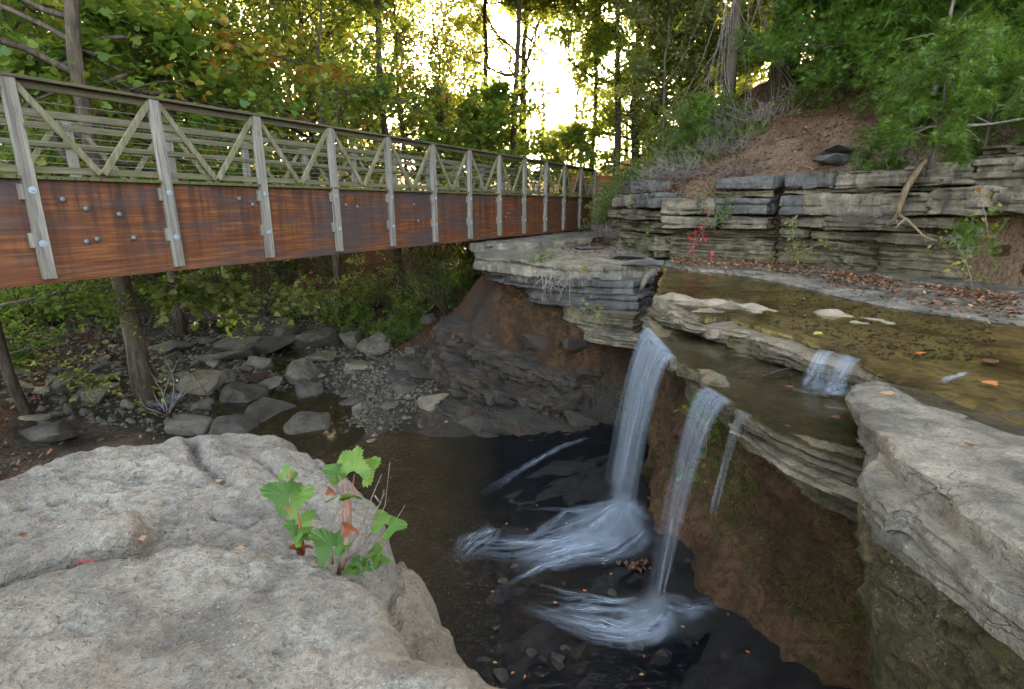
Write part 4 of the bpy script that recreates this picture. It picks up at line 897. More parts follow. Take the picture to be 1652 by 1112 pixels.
# ================================================================== foreground boulders
def boulder(name, poly, ztop, label, mat, R=.18, floor=-1.8, step=.013, seed=1, rough=1.0, slope=5.0, grooves=(), edge=.05, bedding=0):
    p = np.array(poly); mg = .12 + (-floor + ztop(0, 1.5)) / slope if True else .3
    x = np.arange(p[:, 0].min() - mg, p[:, 0].max() + mg, step); y = np.arange(p[:, 1].min() - mg, p[:, 1].max() + mg, step)
    X, Y = np.meshgrid(x, y); pf = P3(X.ravel(), Y.ravel(), seed)
    d = sdist(poly, X, Y) + edge * fbm(pf * 3.0, 4, seed).reshape(X.shape)
    t = np.clip(1 - d / R, 0, 1)
    Z = ztop(X, Y) - R * .75 * (1 - np.sqrt(np.clip(1 - t ** 2, 0, 1))) - np.where(d < 0, -d * slope, 0)
    n1 = fbm(pf * 1.5, 4, seed + 1).reshape(X.shape); n2 = fbm(pf * 7, 4, seed + 2).reshape(X.shape); n3 = fbm(pf * 30, 3, seed + 3).reshape(X.shape); n4 = vnoise(pf * 13, seed + 9).reshape(X.shape)
    Z += rough * (.040 * n1 + .016 * n2 + .0065 * n3) - rough * .014 * np.clip(fbm(pf * 17, 3, seed + 9).reshape(X.shape) - .42, 0, 1) * sstep(-.3, .4, n1)
    if bedding:                                   # shallow flaking edges
        bn = fbm(pf * 1.2 + 3, 5, seed + 15).reshape(X.shape) * 6 + Y * 1.5; Z += bedding * (np.abs((bn % 1) - .5) - .25) 
        Z -= bedding * .9 * np.clip(vnoise(np.stack([pf[:, 0] * 16, pf[:, 1] * 34, pf[:, 2]], 1), seed + 18).reshape(X.shape) - .1, 0, 1)
    for g, w, dep in grooves:
        gp = [onz(a, b, -1.15) for a, b in g]; gd = np.full(X.shape, 9.0)
        for a, b in zip(gp, gp[1:]):
            ab = np.array(b) - np.array(a); tt = np.clip(((X - a[0]) * ab[0] + (Y - a[1]) * ab[1]) / (ab @ ab), 0, 1); gd = np.minimum(gd, np.hypot(X - a[0] - tt * ab[0], Y - a[1] - tt * ab[1]))
        Z -= dep * np.exp(-(gd / (w * (1 + .4 * n2))) ** 2)
    Z = np.maximum(Z, floor); dk = np.maximum(np.maximum(d[:-1, :-1], d[1:, 1:]), np.maximum(d[1:, :-1], d[:-1, 1:]))
    kp = dk > -mg
    me = grid_mesh(name, X, Y, Z, keep=kp); me.set_sharp_from_angle(angle=math.radians(32)); return tag(link(name, me, mat), label, 'boulder')
bk = pz([(-330, 900), (-200, 815), (-80, 785), (16, 760), (110, 728), (200, 706), (300, 690), (390, 684), (450, 690), (500, 711), (545, 742), (598, 780), (618, 802), (622, 832), (632, 872)], -1.12) + pz([(600, 950), (400, 950), (200, 1000), (-330, 1050)], -1.17)
boulder('boulder', bk, lambda X, Y: -1.085 + .0 * X - .03 * (Y - 2.2) ** 2 - .05 * sstep(-1.0, -.4, X), 'wide rough flaking grey boulder beyond the smooth slab, sapling at its edge', M['boulder'], R=.16, floor=-4.4, seed=201,
        grooves=(([(306, 712), (316, 735), (322, 758), (345, 775), (372, 800)], .022, .05), ([(345, 850), (400, 862), (440, 845)], .02, .03), ([(150, 792), (215, 800), (280, 790), (330, 800)], .012, .022), ([(400, 745), (440, 775), (470, 800), (520, 850)], .010, .020), ([(40, 838), (100, 825), (180, 828)], .012, .018), ([(500, 740), (540, 790), (570, 830)], .010, .016)), bedding=.022, rough=1.05)
wd = pz([(-330, 1000), (-200, 940), (16, 892), (100, 872), (180, 853), (210, 853), (226, 878), (205, 900), (150, 906), (80, 925), (16, 948), (-330, 1060)], -1.08)
boulder('boulder', wd, lambda X, Y: -1.015 + 0 * X, 'small smooth grey wedge rock at the left edge beside the grassy crack', M['boulder'], R=.06, floor=-1.5, seed=203, rough=.8)
rs = pz([(600, 905), (650, 872), (688, 905), (702, 930), (710, 965), (733, 1005), (760, 1050), (800, 1084), (836, 1104), (900, 1170), (960, 1260)], -1.30) + [(.2, .5), (-.4, .6), (-.5, 1.4)]
boulder('boulder', rs, lambda X, Y: -1.29 + 0 * X, 'lower tan grey rock shelf at the pool rim beside the smooth slab', M['boulder_tan'], R=.10, floor=-4.4, seed=205, slope=6, bedding=.014)
fs = [(-3.2, 1.2)] + pz([(-330, 1070), (16, 952), (140, 912), (210, 900), (250, 888), (330, 876), (420, 875), (500, 890), (560, 918), (620, 948), (660, 990), (698, 1042), (728, 1088), (770, 1150), (830, 1260)], -1.02) + [(.05, .45), (.08, -.5), (-3.2, -.5)]
boulder('boulder', fs, lambda X, Y: -1.0 + .0 * X, 'broad smooth pitted grey slab filling the near left corner', M['boulder'], R=.075, floor=-1.6, step=.013, seed=207, rough=1.0, edge=.045, grooves=(([(560, 960), (600, 1000), (640, 1060)], .012, .012), ([(380, 1000), (440, 1010), (500, 1003)], .008, .008)))
# ================================================================== timber footbridge
BA = math.atan2(.872, .489)
bridge = thing('timber_footbridge', 'long timber footbridge with reddish beam and braced railings crossing the creek', 'bridge', (-5.8, 6.6, .35), (0, 0, BA))
T0, T1, WID, SPC = -4.9, 18.9, 2.57, 1.578
beam_near = MB().box(T0, T1, .02, .17, -1.30, -.045).mesh('main_beam', bevel=.006)
link('main_beam', beam_near, M['beam'], bridge); link('main_beam', beam_near.copy(), M['beam'], bridge, loc=(0, WID - .19, 0))
for k in range(5): link('cross_beam', MB().box(T0 + 2.5 + k * 4.6, T0 + 2.6 + k * 4.6, .17, WID - .17, -1.1, -.3).mesh('cross_beam'), M['timber'], bridge)
pl = MB().box(-.069, .069, -.06, WID + .06, -.042, .0).mesh('deck_plank', bevel=.003)
for k in range(int((T1 - T0) / .145)):
    link('deck_plank', pl, M['deck'] if k == 0 else None, bridge, loc=(T0 + .07 + k * .145, random.Random(k).uniform(-.012, .012), 0))
po = MB().box(-.068, .068, -.07, .018, -1.235, 1.075).mesh('post', bevel=.006)
bo1 = MB().tube([(0, -.07, 0), (0, -.079, 0)], [.042, .042], 14).tube([(0, -.079, 0), (0, -.093, 0)], [.022, .014], 10).mesh('bolt', smooth=False)
bo2 = MB().tube([(0, .02, 0), (0, -.012, 0), (0, -.02, 0)], [.036, .034, .018], 12).mesh('bolt', smooth=True)
bl = MB().box(-.115, -.064, -.035, .019, -.09, .09).mesh('spacer_block', bevel=.004)
def brace(a, b, y, w=.075, d=.04, nm='brace'): return MB().bar((a[0], y, a[1]), (b[0], y, b[1]), w, d).mesh(nm, bevel=.003)
br_a = brace((.06, 1.03), (SPC / 2 - .02, .05), -.02); br_b = brace((SPC - .06, 1.03), (SPC / 2 + .02, .05), -.018)
fpo = MB().box(-.068, .068, WID - .018, WID + .07, -1.235, 1.075).mesh('post', bevel=.006)
fbr_a = brace((.06, 1.03), (SPC / 2 - .02, .05), WID + .02); fbr_b = brace((SPC - .06, 1.03), (SPC / 2 + .02, .05), WID + .018)
first = True
for k in range(-3, 13):
    t = k * SPC
    if t > T1 + .1: break
    p = link('post', po, M['post'] if first else None, bridge, loc=(t, 0, 0), rot=(0, random.Random(k).uniform(-.006, .006), 0))
    for z in (-.17, -.80): link('bolt', bo1, M['galv'] if first else None, p, loc=(random.Random(k + z).uniform(-.012, .012), 0, z))
    for z in (-.19, -.76): link('spacer_block', bl, M['post'] if first else None, p, loc=(0, 0, z))
    link('post', fpo, M['post'] if first else None, bridge, loc=(t, 0, 0))
    if k < 11 or True:
        if t + SPC <= T1 + .5:
            for q in (br_a, br_b, fbr_a, fbr_b): link('brace', q, M['brace'] if first else None, bridge, loc=(t, 0, 0))
    first = False
link('top_rail', MB().box(T0, T1, -.085, .05, 1.075, 1.112).mesh('top_rail', bevel=.004), M['cap_rail'], bridge)
link('top_rail', MB().box(T0, T1, .020, .058, .985, 1.073).mesh('top_rail', bevel=.003), M['cap_rail'], bridge)
link('toe_board', MB().box(T0, T1, .0195, .055, .035, .105).mesh('toe_board', bevel=.003), M['rail'], bridge)
link('top_rail', MB().box(T0, T1, WID - .05, WID + .085, 1.075, 1.112).mesh('top_rail', bevel=.004), M['cap_rail'], bridge)
for z in (.22, .60, .88, 1.04):
    link('rail', MB().box(T0, T1, WID - .058, WID - .0195, z - .045, z + .04).mesh('rail', bevel=.003), M['rail'], bridge)
for z in (.16, .24, .32, .40, .48, .56, .66, .76, .86):
    link('cable', MB().tube([(T0, .035, z), (T1, .035, z)], .0035, 5).mesh('cable'), M['cable'], bridge)
# dome-headed bolts through the beam, read off the panels
ib = math.cos(BA), math.sin(BA)
def beam_pt(px, py):
    r = ray(px, py); # meet the near face plane
    nx, ny = -ib[1], ib[0]; d0 = -5.8 * nx + 6.6 * ny; k = d0 / (r[0] * nx + r[1] * ny); X, Y, Z = r[0] * k, r[1] * k, r[2] * k
    return ((X + 5.8) * ib[0] + (Y - 6.6) * ib[1], 0, Z - .35)
firstb = True
for px, py in [(101, 322), (139, 337), (193, 346), (140, 390), (157, 386), (216, 384), (386, 321), (408, 330), (558, 331), (577, 334), (668, 330), (675, 357), (816, 350), (820, 344)]:
    link('bolt', bo2, M['iron'] if firstb else None, bridge, loc=beam_pt(px, py)); firstb = False
# ramp and retaining walls at the far end
e = Vector((-5.8 + .489 * 18.9, 6.6 + .872 * 18.9, .35))
ramp = thing('ramp_railing', 'sunlit orange board railing on the ramp beyond the bridge end', 'railing', e, (0, 0, BA - .55))
for z in (.18, .48, .78): link('board', MB().box(.3, 5.2, 2.1, 2.16, z, z + .24).mesh('board', bevel=.005), M['orange_wood'], ramp)
for x in (.4, 2.0, 3.6, 5.1): link('post', MB().box(x, x + .1, 2.165, 2.27, -.2, 1.1).mesh('post', bevel=.005), M['post'], ramp)
link('deck_board', MB().box(-.1, 5.5, -.3, 2.3, -.12, -.03).mesh('deck_board', bevel=.005), M['pale_wood'], ramp)
rw = thing('retaining_wall', 'stacked brown timber retaining wall where the bridge meets the hillside', 'wall', (e.x, e.y, 0), (0, 0, .1))
for k in range(8):
    o = .04 * (k % 2); link('timber', MB().box(.05 + o, 2.4, .0, .18, -1.1 + k * .27, -.84 + k * .27).mesh('timber', bevel=.012), M['timber'], rw)
for k in range(8): link('timber', MB().box(-.13, .04, .0 - .03 * (k % 2), 3.0, -1.1 + k * .27, -.84 + k * .27).mesh('timber', bevel=.012), M['timber'], rw)
ab = thing('abutment_wall', 'dark concrete abutment in the shade under the far bridge end', 'wall', (e.x, e.y, .35), (0, 0, BA))
link('block', MB().box(-.5, .6, .0, WID, -2.4, -1.315).mesh('block', bevel=.02), M['creek_rock_dark'], ab)
# ================================================================== plants
LEAF = {
 'oval': (np.array([(0,0,0),(.30,.42,.07),(0,1,-.03),(-.30,.42,.07)], float), [(0,1,2),(0,2,3)]),
 'round': (np.array([(0,0,0),(.36,.28,.05),(.34,.66,.06),(0,.98,-.04),(-.34,.66,.06),(-.36,.28,.05)], float), [(0,1,2,3),(0,3,4,5)]),
 'blade': (np.array([(-.035,0,0),(.035,0,0),(.03,.5,.05),(0,1,.16),(-.03,.5,.05)], float), [(0,1,2,3,4)]),
}
def _lobed():
    # five pointed lobes with notches, folded along the midrib
    ang = [-120, -70, -50, -32, 0, 32, 50, 70, 120]; rad = [.38, .64, .42, .66, .84, .66, .42, .64, .38]
    v = [(0, 0, 0)]; 
    for a, r in zip(ang, rad):
        x, y = r * math.sin(math.radians(a)), .22 + r * math.cos(math.radians(a)); v.append((x, y, .10 * abs(x) - .10 * y * y))
    return np.array(v), [(0, k, k + 1) for k in range(1, 9)]
LEAF['lobed'] = _lobed()
_sp = []; _sf = []
for k, (a, l) in enumerate([(-52, .62), (-26, .85), (0, 1.0), (26, .85), (52, .62)]):
    s_, c_ = math.sin(math.radians(a)), math.cos(math.radians(a)); b = .25 * (k % 3) * .4
    _sp += [(-.045 * c_, b + .045 * s_, 0), (.045 * c_, b - .045 * s_, 0), (l * s_, b + l * c_, .12 * l * l * (1 if k % 2 else -1))]; _sf.append((3*k, 3*k+1, 3*k+2))
LEAF['needle'] = (np.array(_sp), _sf)
def rot_mats(n, rs, up=.6, heading=None):
    """random leaf frames: leaf blade normal leans to the sky, tips droop"""
    nrm = rs.normal(0, 1, (n, 3)); nrm[:, 2] = np.abs(nrm[:, 2]) + up; nrm /= np.linalg.norm(nrm, axis=1)[:, None]
    d = rs.normal(0, 1, (n, 3)); d[:, 2] -= .5
    if heading is not None: d = d * .8 + heading * 1.2
    d -= nrm * (d * nrm).sum(1)[:, None]; d /= np.linalg.norm(d, axis=1)[:, None] + 1e-9
    x = np.cross(d, nrm)
    return np.stack([x, d, nrm], 2)
def leaf_mesh(name, pos, size, kind, rs, up=.6, heading=None, var=.35):
    T, Fc = LEAF[kind]; n = len(pos); R = rot_mats(n, rs, up, heading)
    s = size * (1 + rs.uniform(-var, var, n))
    V = np.einsum('nij,kj->nki', R, T) * s[:, None, None] + pos[:, None, :]
    k = len(T); base = (np.arange(n) * k)[:, None]
    groups = {}
    for f in Fc: groups.setdefault(len(f), []).append(f)
    Fs = [np.concatenate([base + np.array(f)[None] for f in g]) for g in groups.values()]
    return mesh_np(name, V.reshape(-1, 3), Fs)
def bend(p, d, L, n, rnd, wob=.15, lift=0.0, droop=0.0):
    pts = [Vector(p)]; d = Vector(d).normalized()
    for k in range(n):
        d = d + Vector((rnd.gauss(0, wob), rnd.gauss(0, wob), rnd.gauss(0, wob) + lift - droop * (k / n))); d.normalize()
        pts.append(pts[-1] + d * (L / n))
    return pts
def make_tree(seed, H, r0, lo, R, n_limb=20, subs=6, twigs=4, lpt=22, leaf=.12, kind='oval', lean=(0, 0), lift=.10, elev=.35, droop=.1, prof='round', up=.6, spread=.28, keep=1.0, wob=.16, side=None, taper=.25):
    rnd = random.Random(seed); rs = np.random.default_rng(seed); tb = MB(); n = 12
    tp = []; wx, wy = 0, 0
    for k in range(n + 1):
        h = k / n; wx += rnd.gauss(0, .012) * H; wy += rnd.gauss(0, .012) * H
        if k == 0: wx = wy = 0
        tp.append(Vector((lean[0] * h * H + wx * h, lean[1] * h * H + wy * h, h * H)))
    rad = [r0 * (1 - (1 - taper * .3) * (k / n) ** .9) * (1.25 if k == 0 else 1) for k in range(n + 1)]
    tb.tube(tp, rad, 10)
    def at(h):
        f = h * n; i = min(int(f), n - 1); return tp[i].lerp(tp[i + 1], f - i), rad[i]
    P = []; Hd = []
    for i in range(n_limb):
        h = lo + (1 - lo) * ((i + rnd.random() * .8) / n_limb); p, rr = at(min(h, .99)); q = (h - lo) / (1 - lo + 1e-6)
        pf = {'round': math.sin(math.pi * (.16 + .74 * q)) ** .8, 'cone': 1.05 - .85 * q, 'vase': .45 + .6 * q, 'flat': 1.0}[prof]
        az = i * 2.39996 + rnd.uniform(-.5, .5)
        if side is not None: az = side[0] + rnd.uniform(-side[1], side[1])
        e = elev + .7 * q * (prof != 'cone') + rnd.uniform(-.2, .2); L = R * pf * rnd.uniform(.75, 1.2)
        lp = bend(p, (math.cos(az) * math.cos(e), math.sin(az) * math.cos(e), math.sin(e)), L, 7, rnd, wob, lift, droop)
        r1 = min(rr * .55, .02 + L * .016); tb.tube(lp, [r1 * (1 - .8 * j / 7) for j in range(8)], 5, cap=False)
        for j in range(subs):
            f = .22 + .78 * (j + rnd.random()) / subs; a = min(int(f * 7), 6); b = lp[a].lerp(lp[a + 1], f * 7 - a) if f < 1 else lp[-1]
            d = (lp[a + 1] - lp[a]).normalized() + Vector((rnd.gauss(0, .7), rnd.gauss(0, .7), rnd.gauss(0, .45)))
            sp = bend(b, d, L * rnd.uniform(.22, .42), 4, rnd, wob * 1.3, lift * .5, droop)
            tb.tube(sp, [r1 * .32 * (1 - .7 * j2 / 4) + .004 for j2 in range(5)], 4, cap=False)
            for w in range(twigs):
                c = sp[rnd.randint(1, 4)]; d2 = (sp[-1] - sp[0]).normalized() + Vector((rnd.gauss(0, .9), rnd.gauss(0, .9), rnd.gauss(0, .6)))
                tw = bend(c, d2, L * rnd.uniform(.10, .22), 3, rnd, .2, 0, droop)
                tb.tube([tw[0], tw[-1]], [.006, .003], 3, cap=False)
                if rnd.random() > keep: continue
                m = max(1, int(lpt * rnd.uniform(.5, 1.5))); tt = rs.uniform(0, 3, m); ii = np.minimum(tt.astype(int), 2); A = np.array([v[:] for v in tw])
                q_ = A[ii] + (A[ii + 1] - A[ii]) * (tt - ii)[:, None] + rs.normal(0, spread * L * .12, (m, 3)); P.append(q_)
                Hd.append(np.tile(np.array((tw[-1] - tw[0]).normalized()[:]), (m, 1)))
    P = np.concatenate(P); Hd = np.concatenate(Hd)
    return tb.mesh('trunk', smooth=True), leaf_mesh('crown', P, leaf, kind, rs, up, Hd)
def plant_tree(name, label, loc, meshes, bark, leafm, rz=0, sc_=1.0, group=None, cat='tree'):
    t = thing(name, label, cat, loc, (0, 0, rz), group); t.scale = (sc_,) * 3
    link('trunk', meshes[0], bark if not meshes[0].materials else None, t); link('crown', meshes[1], leafm if not meshes[1].materials else None, t)
    return t
def shrub(seed, H, R, stems=9, leaf=.06, kind='oval', lpt=30, wob=.18, up=.7, droop=.05, fork=4):
    rnd = random.Random(seed); rs = np.random.default_rng(seed); tb = MB(); P = []; Hd = []
    for s in range(stems):
        az = rnd.uniform(0, 6.28); e = rnd.uniform(.5, 1.35); L = H * rnd.uniform(.7, 1.15)
        d = (math.cos(az) * math.cos(e) * R / H * 1.4, math.sin(az) * math.cos(e) * R / H * 1.4, math.sin(e))
        sp = bend((rnd.gauss(0, .05) * R, rnd.gauss(0, .05) * R, -.05), d, L, 6, rnd, wob, .02, droop); tb.tube(sp, [.012 * H * (1 - .8 * k / 6) + .002 for k in range(7)], 5, cap=False)
        for f in range(fork):
            c = sp[rnd.randint(2, 6)]; tw = bend(c, Vector((rnd.gauss(0, 1), rnd.gauss(0, 1), rnd.gauss(.2, .6))), L * rnd.uniform(.2, .45), 4, rnd, .25, 0, droop * 2); tb.tube(tw, [.004, .0035, .003, .0025, .002], 3, cap=False)
            m = max(1, int(lpt * rnd.uniform(.5, 1.5))); tt = rs.uniform(.3, 4, m) if m else []; ii = np.minimum(tt.astype(int), 3); A = np.array([v[:] for v in tw])
            P.append(A[ii] + (A[ii + 1] - A[ii]) * (tt - ii)[:, None] + rs.normal(0, leaf * .55, (m, 3))); Hd.append(np.tile(np.array((tw[-1] - tw[0]).normalized()[:]), (m, 1)))
    P = np.concatenate(P); Hd = np.concatenate(Hd)
    return tb.mesh('stem', smooth=True), leaf_mesh('foliage', P, leaf, kind, rs, up, Hd)
def plant_shrub(name, label, loc, meshes, stemm, leafm, rz=0, s=1.0, group=None, cat='shrub'):
    t = thing(name, label, cat, loc, (0, 0, rz), group); t.scale = (s,) * 3
    link('stem', meshes[0], stemm if not meshes[0].materials else None, t); link('foliage', meshes[1], leafm if not meshes[1].materials else None, t)
    return t

# ---- trees one can point to
g = lambda x, y: gz(x, y) - .1
m = make_tree(11, 16, .20, .27, 4.6, 32, 8, 5, 11, .15, 'lobed', lean=(-.012, 0), elev=.35, lift=.03, droop=.2, spread=.5, prof='flat', side=(2.63, 1.45))
plant_tree('sycamore_tree', 'large tree with dark trunk just behind the bridge near its left end', (-7.75, 10.5, g(-7.75, 10.5)), m, M['bark'], M['leaf_mix'])
m = make_tree(12, 18, .17, .19, 4.4, 34, 8, 5, 10, .15, 'lobed', lean=(.02, 0), elev=.0, lift=.03, droop=.2, spread=.5, prof='flat', side=(2.63, 2.1))
plant_tree('sycamore_tree', 'pale trunked broadleaf tree with turning leaves seen above the left railing', (-10.6, 16.4, g(-10.6, 16.4)), m, M['bark'], M['leaf_mix'])
mx = make_tree(25, 24, .16, .42, 6.0, 28, 8, 5, 34, .30, 'oval', elev=.15, lift=.04, droop=.12, spread=.6)  # high crowns mostly above view, added to block bright sky reflected in the pool
plant_tree('sky_screen_tree', 'added tall tree whose high crown blocks the sky over the sun gap', (-1.6, 28.0, g(-1.6, 28)), mx, M['bark_dark'], M['leaf_green'])
plant_tree('sky_screen_tree', 'added tall tree with sky blocking crown high above the last bridge posts', (4.6, 24.5, -.6), mx, None, None, rz=2.1)
plant_tree('sky_screen_tree', 'added tall tree with sky blocking crown high above the middle of the bridge', (-4.5, 21.0, g(-4.5, 21)), mx, None, None, rz=4.0)
plant_tree('sky_screen_tree', 'added tall tree with high sky blocking crown behind the crooked oak limbs', (0.1, 24.0, g(0.1, 24)), mx, None, None, rz=5.2)
plant_tree('sky_screen_tree', 'tree with leafy crown reaching over the sun from the right', (3.9, 27.5, -.6), mx, None, None, rz=1.1, sc_=.83)
m = make_tree(13, 13, .13, .25, 3.4, 26, 8, 5, 9, .14, 'lobed', elev=.15, lift=.03, droop=.15, spread=.5, prof='flat')
plant_tree('maple_tree', 'tree with green and yellow leaves above the fourth bridge post', (-6.3, 19.0, g(-6.3, 19)), m, M['bark'], M['leaf_turn'])
m = make_tree(14, 15, .12, .25, 2.8, 26, 7, 4, 12, .12, 'oval', elev=.6, lift=.10, droop=.0, prof='vase', spread=.5)
plant_tree('slender_tree', 'slender airy pale green tree with upright thin stems left of the sun', (-4.6, 24.5, g(-4.6, 24.5)), m, M['bark'], M['leaf_yellow'])
m14 = make_tree(24, 14, .10, .3, 2.4, 22, 7, 4, 11, .12, 'oval', elev=.7, lift=.10, droop=.0, prof='vase', spread=.5)
plant_tree('slender_tree', 'second thin stemmed yellow green tree close beside the slender airy one', (-3.5, 25.5, g(-3.5, 25.5)), m14, M['bark'], M['leaf_yellow'])
plant_tree('slender_tree', 'thin airy backlit tree standing in front of the sun', (2.1, 31.0, g(2.1, 31)), m14, None, None, rz=2.2, sc_=.85)
plant_tree('slender_tree', 'thin airy tree just right of the sun', (4.0, 33.0, g(4.0, 33)), m14, None, None, rz=3.9, sc_=.85)
plant_tree('slender_tree', 'thin leafy tree close left of the sun glow', (2.9, 28.6, g(2.9, 28.6)), m14, None, None, rz=5.5, sc_=.8)
m = make_tree(15, 14.5, .30, .25, 5.2, 24, 7, 5, 15, .14, 'oval', lean=(-.03, 0), elev=.25, lift=.05, droop=.0, wob=.32, spread=.5, keep=.8)
plant_tree('oak_tree', 'dark crooked oak with twisted bare looking limbs just left of the sun', (.5, 30.5, g(.5, 30.5)), m, M['bark_dark'], M['leaf_yellow'])
m = make_tree(16, 17, .25, .05, 4.8, 40, 8, 5, 34, .16, 'oval', elev=.2, lift=.04, droop=.08, spread=.5)
plant_tree('maple_tree', 'tall dense dark green tree right of the sun above the bridge end', (5.9, 26.5, 0.3), m, M['bark_dark'], M['leaf_green'])
m = make_tree(17, 5.6, .09, .10, 2.6, 24, 7, 5, 6, .17, 'lobed', elev=.2, lift=.04, droop=.12, spread=.5)
plant_tree('young_sycamore', 'young bright green broadleaf tree behind the middle bridge railing', (-1.0, 23.0, g(-1.0, 23)), m, M['bark'], M['leaf_green'])
plant_tree('young_sycamore', 'young backlit broadleaf tree veiling the sun beside the last bridge posts', (2.5, 25.6, g(2.5, 25.6)), m, None, None, rz=2.0, sc_=.74)
plant_tree('young_sycamore', 'young bright green tree between the oak and the slender stems', (-2.4, 26.5, g(-2.4, 26.5)), m, None, None, rz=4.0, sc_=1.1)
m = make_tree(18, 7.2, .09, .12, 2.0, 26, 7, 5, 20, .11, 'oval', elev=.3, lift=.05, droop=.1, spread=.5)
plant_tree('pale_leaf_tree', 'small tree with pale cream yellow leaves on the grassy slope', (5.4, 20.0, 1.3), m, M['bark'], M['leaf_pale'])
m = make_tree(19, 21, .38, .30, 6.0, 26, 8, 5, 24, .15, 'oval', elev=.2, lift=.05, droop=.12, spread=.5)
plant_tree('forest_tree', 'thick rough barked tree trunk rising from the hillside above the cliff', (8.1, 17.2, 3.0), m, M['bark'], M['leaf_green'])
m = make_tree(20, 18, .20, .42, 4.6, 30, 8, 5, 22, .14, 'oval', elev=.1, lift=.03, droop=.18, spread=.5)
plant_tree('vine_covered_tree', 'tree trunk hung with grey vines left of the thick hillside trunk', (6.5, 17.3, 2.3), m, M['bark'], M['leaf_green'], rz=1.0)
# cedars
mc = make_tree(21, 7.5, .13, .04, 2.7, 54, 9, 4, 13, .25, 'needle', elev=.05, lift=.0, droop=.12, prof='cone', spread=.6, up=.3)
mc2 = make_tree(22, 6.5, .11, .03, 2.6, 48, 9, 4, 13, .25, 'needle', elev=.0, lift=.0, droop=.15, prof='cone', spread=.6, up=.3)
for k, (x, y, s, lab) in enumerate([(9.3, 15.5, 1.0, 'bright green cedar right of the thick hillside trunk'), (10.9, 13.2, 1.1, 'dark cedar deep in the shade on the right hillside'), (10.6, 10.9, .85, 'feathery green cedar leaning over the cliff near the right edge'), (13.2, 11.6, 1.25, 'tall cedar in the top right corner behind the others'), (9.0, 11.3, .42, 'small cedar hanging over the dirt slump above the cliff'), (12.6, 16.0, 1.35, 'tall shaded cedar behind the dead leaning sapling'), (8.7, 14.0, .62, 'low cedar with drooping boughs at the top of the dirt slump'), (10.4, 12.0, .75, 'mid sized cedar in the row above the right cliff'), (11.2, 9.3, .9, 'bushy cedar at the right edge above the cliff'), (14.5, 14.0, 1.4, 'highest dark cedar closing the top right corner')]):
    plant_tree('cedar_tree', lab, (x, y, hz(x, y) - .15), mc if k % 2 == 0 else mc2, M['bark'], M['cedar'], rz=k * 1.3, sc_=s)
mc3 = make_tree(23, 1.6, .035, .15, .75, 18, 6, 4, 9, .11, 'needle', elev=.2, lift=.0, droop=.15, prof='round', spread=.7, up=.3)
p = atY(1505, 255, 8.5); plant_tree('young_cedar', 'young bright green cedar sprouting from the top of the cliff', (p[0], p[1], p[2] - .1), mc3, M['bark'], M['cedar'])
for k, (px, py, Y, s_, lab) in enumerate([(1425, 250, 10.6, .7, 'low cedar bush drooping over the slope right of the stacked slabs'), (1470, 185, 11.5, 1.1, 'low cedar bush below the dead sapling'), (1590, 225, 9.4, 1.2, 'low cedar bush on the cliff top at the right edge')]):
    x = (px - 826) * Y / ray(px, py)[1]; plant_tree('young_cedar', lab, (x, Y, hz(x, Y) - .1), mc3, M['bark'], M['cedar'], rz=k * 1.4, sc_=s_)
p = atY(1120, 262, 15.2); plant_tree('young_cedar', 'small yellowish cedar bush on the leafy slope above the cliff nose', (p[0], p[1], hz(p[0], p[1]) - .1), mc3, M['bark'], M['cedar'], sc_=.9)
# ---- the wood behind
wood = [make_tree(50 + k, 13, .2, .05, 4.4, 38, 8, 5, 24, .18, 'oval', elev=.25, lift=.05, droop=.08, spread=.6) for k in range(3)]
wl = ['leaf_green', 'leaf_mix', 'leaf_yellow']
for k in range(3): wood[k][1].materials.append(M[wl[k]]); wood[k][0].materials.append(M['bark_dark'])
spots = [(-26, 30, 0, 1.2), (-21, 27, 1, 1.1), (-17.5, 31, 2, 1.1), (-15, 25, 0, 1.0), (-13, 33, 1, 1.2), (-10, 28, 2, .95), (-8, 34, 0, 1.1), (-30, 40, 1, 1.5), (-20, 42, 0, 1.5), (-12, 44, 2, 1.3), (-5, 46, 1, 1.1), (3.5, 48, 2, .75),
         (9, 44, 0, 1.0), (13, 38, 1, 1.2), (9.5, 31, 2, 1.0), (16, 30, 0, 1.2), (13, 24, 1, 1.1), (19, 24, 2, 1.2), (22, 33, 0, 1.4), (17, 18, 0, 1.1), (22, 16, 1, 1.2), (-24, 20, 2, 1.0), (-16, 17.5, 1, .8), (20, 50, 1, 1.5), (-36, 55, 0, 1.9), (6, 60, 0, .9), (-3.2, 35, 2, .8), (8.2, 24.5, 0, .8), (11.5, 20.5, 1, .9), (-2, 55, 1, 1.2), (6.3, 28.5, 0, .75)]
POSTX = [43, 262, 420, 543, 632, 704, 761, 808, 847, 879, 908, 935]; ORD = 'first second third fourth fifth sixth seventh eighth ninth tenth eleventh last'.split()
_seen = set()
def wood_label(x, y, v):
    px = 826 + F_PX * x / (y * CP); row = 'front' if y < 29 else ('middle' if y < 41 else 'far'); colr = ('green', 'yellow turning', 'yellow green')[v]
    if px < 20: l = f'{colr} woodland tree of the {row} row at the left edge beyond the bridge'
    elif px < 960: l = f'{colr} woodland tree of the {row} row seen above the {ORD[int(np.argmin([abs(px - q) for q in POSTX]))]} bridge post'
    elif px < 1120: l = f'{colr} woodland tree of the {row} row between the sun and the vine hung trunk'
    elif px < 1330: l = f'{colr} woodland tree of the {row} row behind the thick hillside trunk'
    else: l = f'{colr} woodland tree of the {row} row behind the cedars on the right'
    if l in _seen: l = l.replace('woodland tree', 'distant woodland tree')
    if l in _seen: l = l.replace('distant', 'farthest')
    _seen.add(l); return l
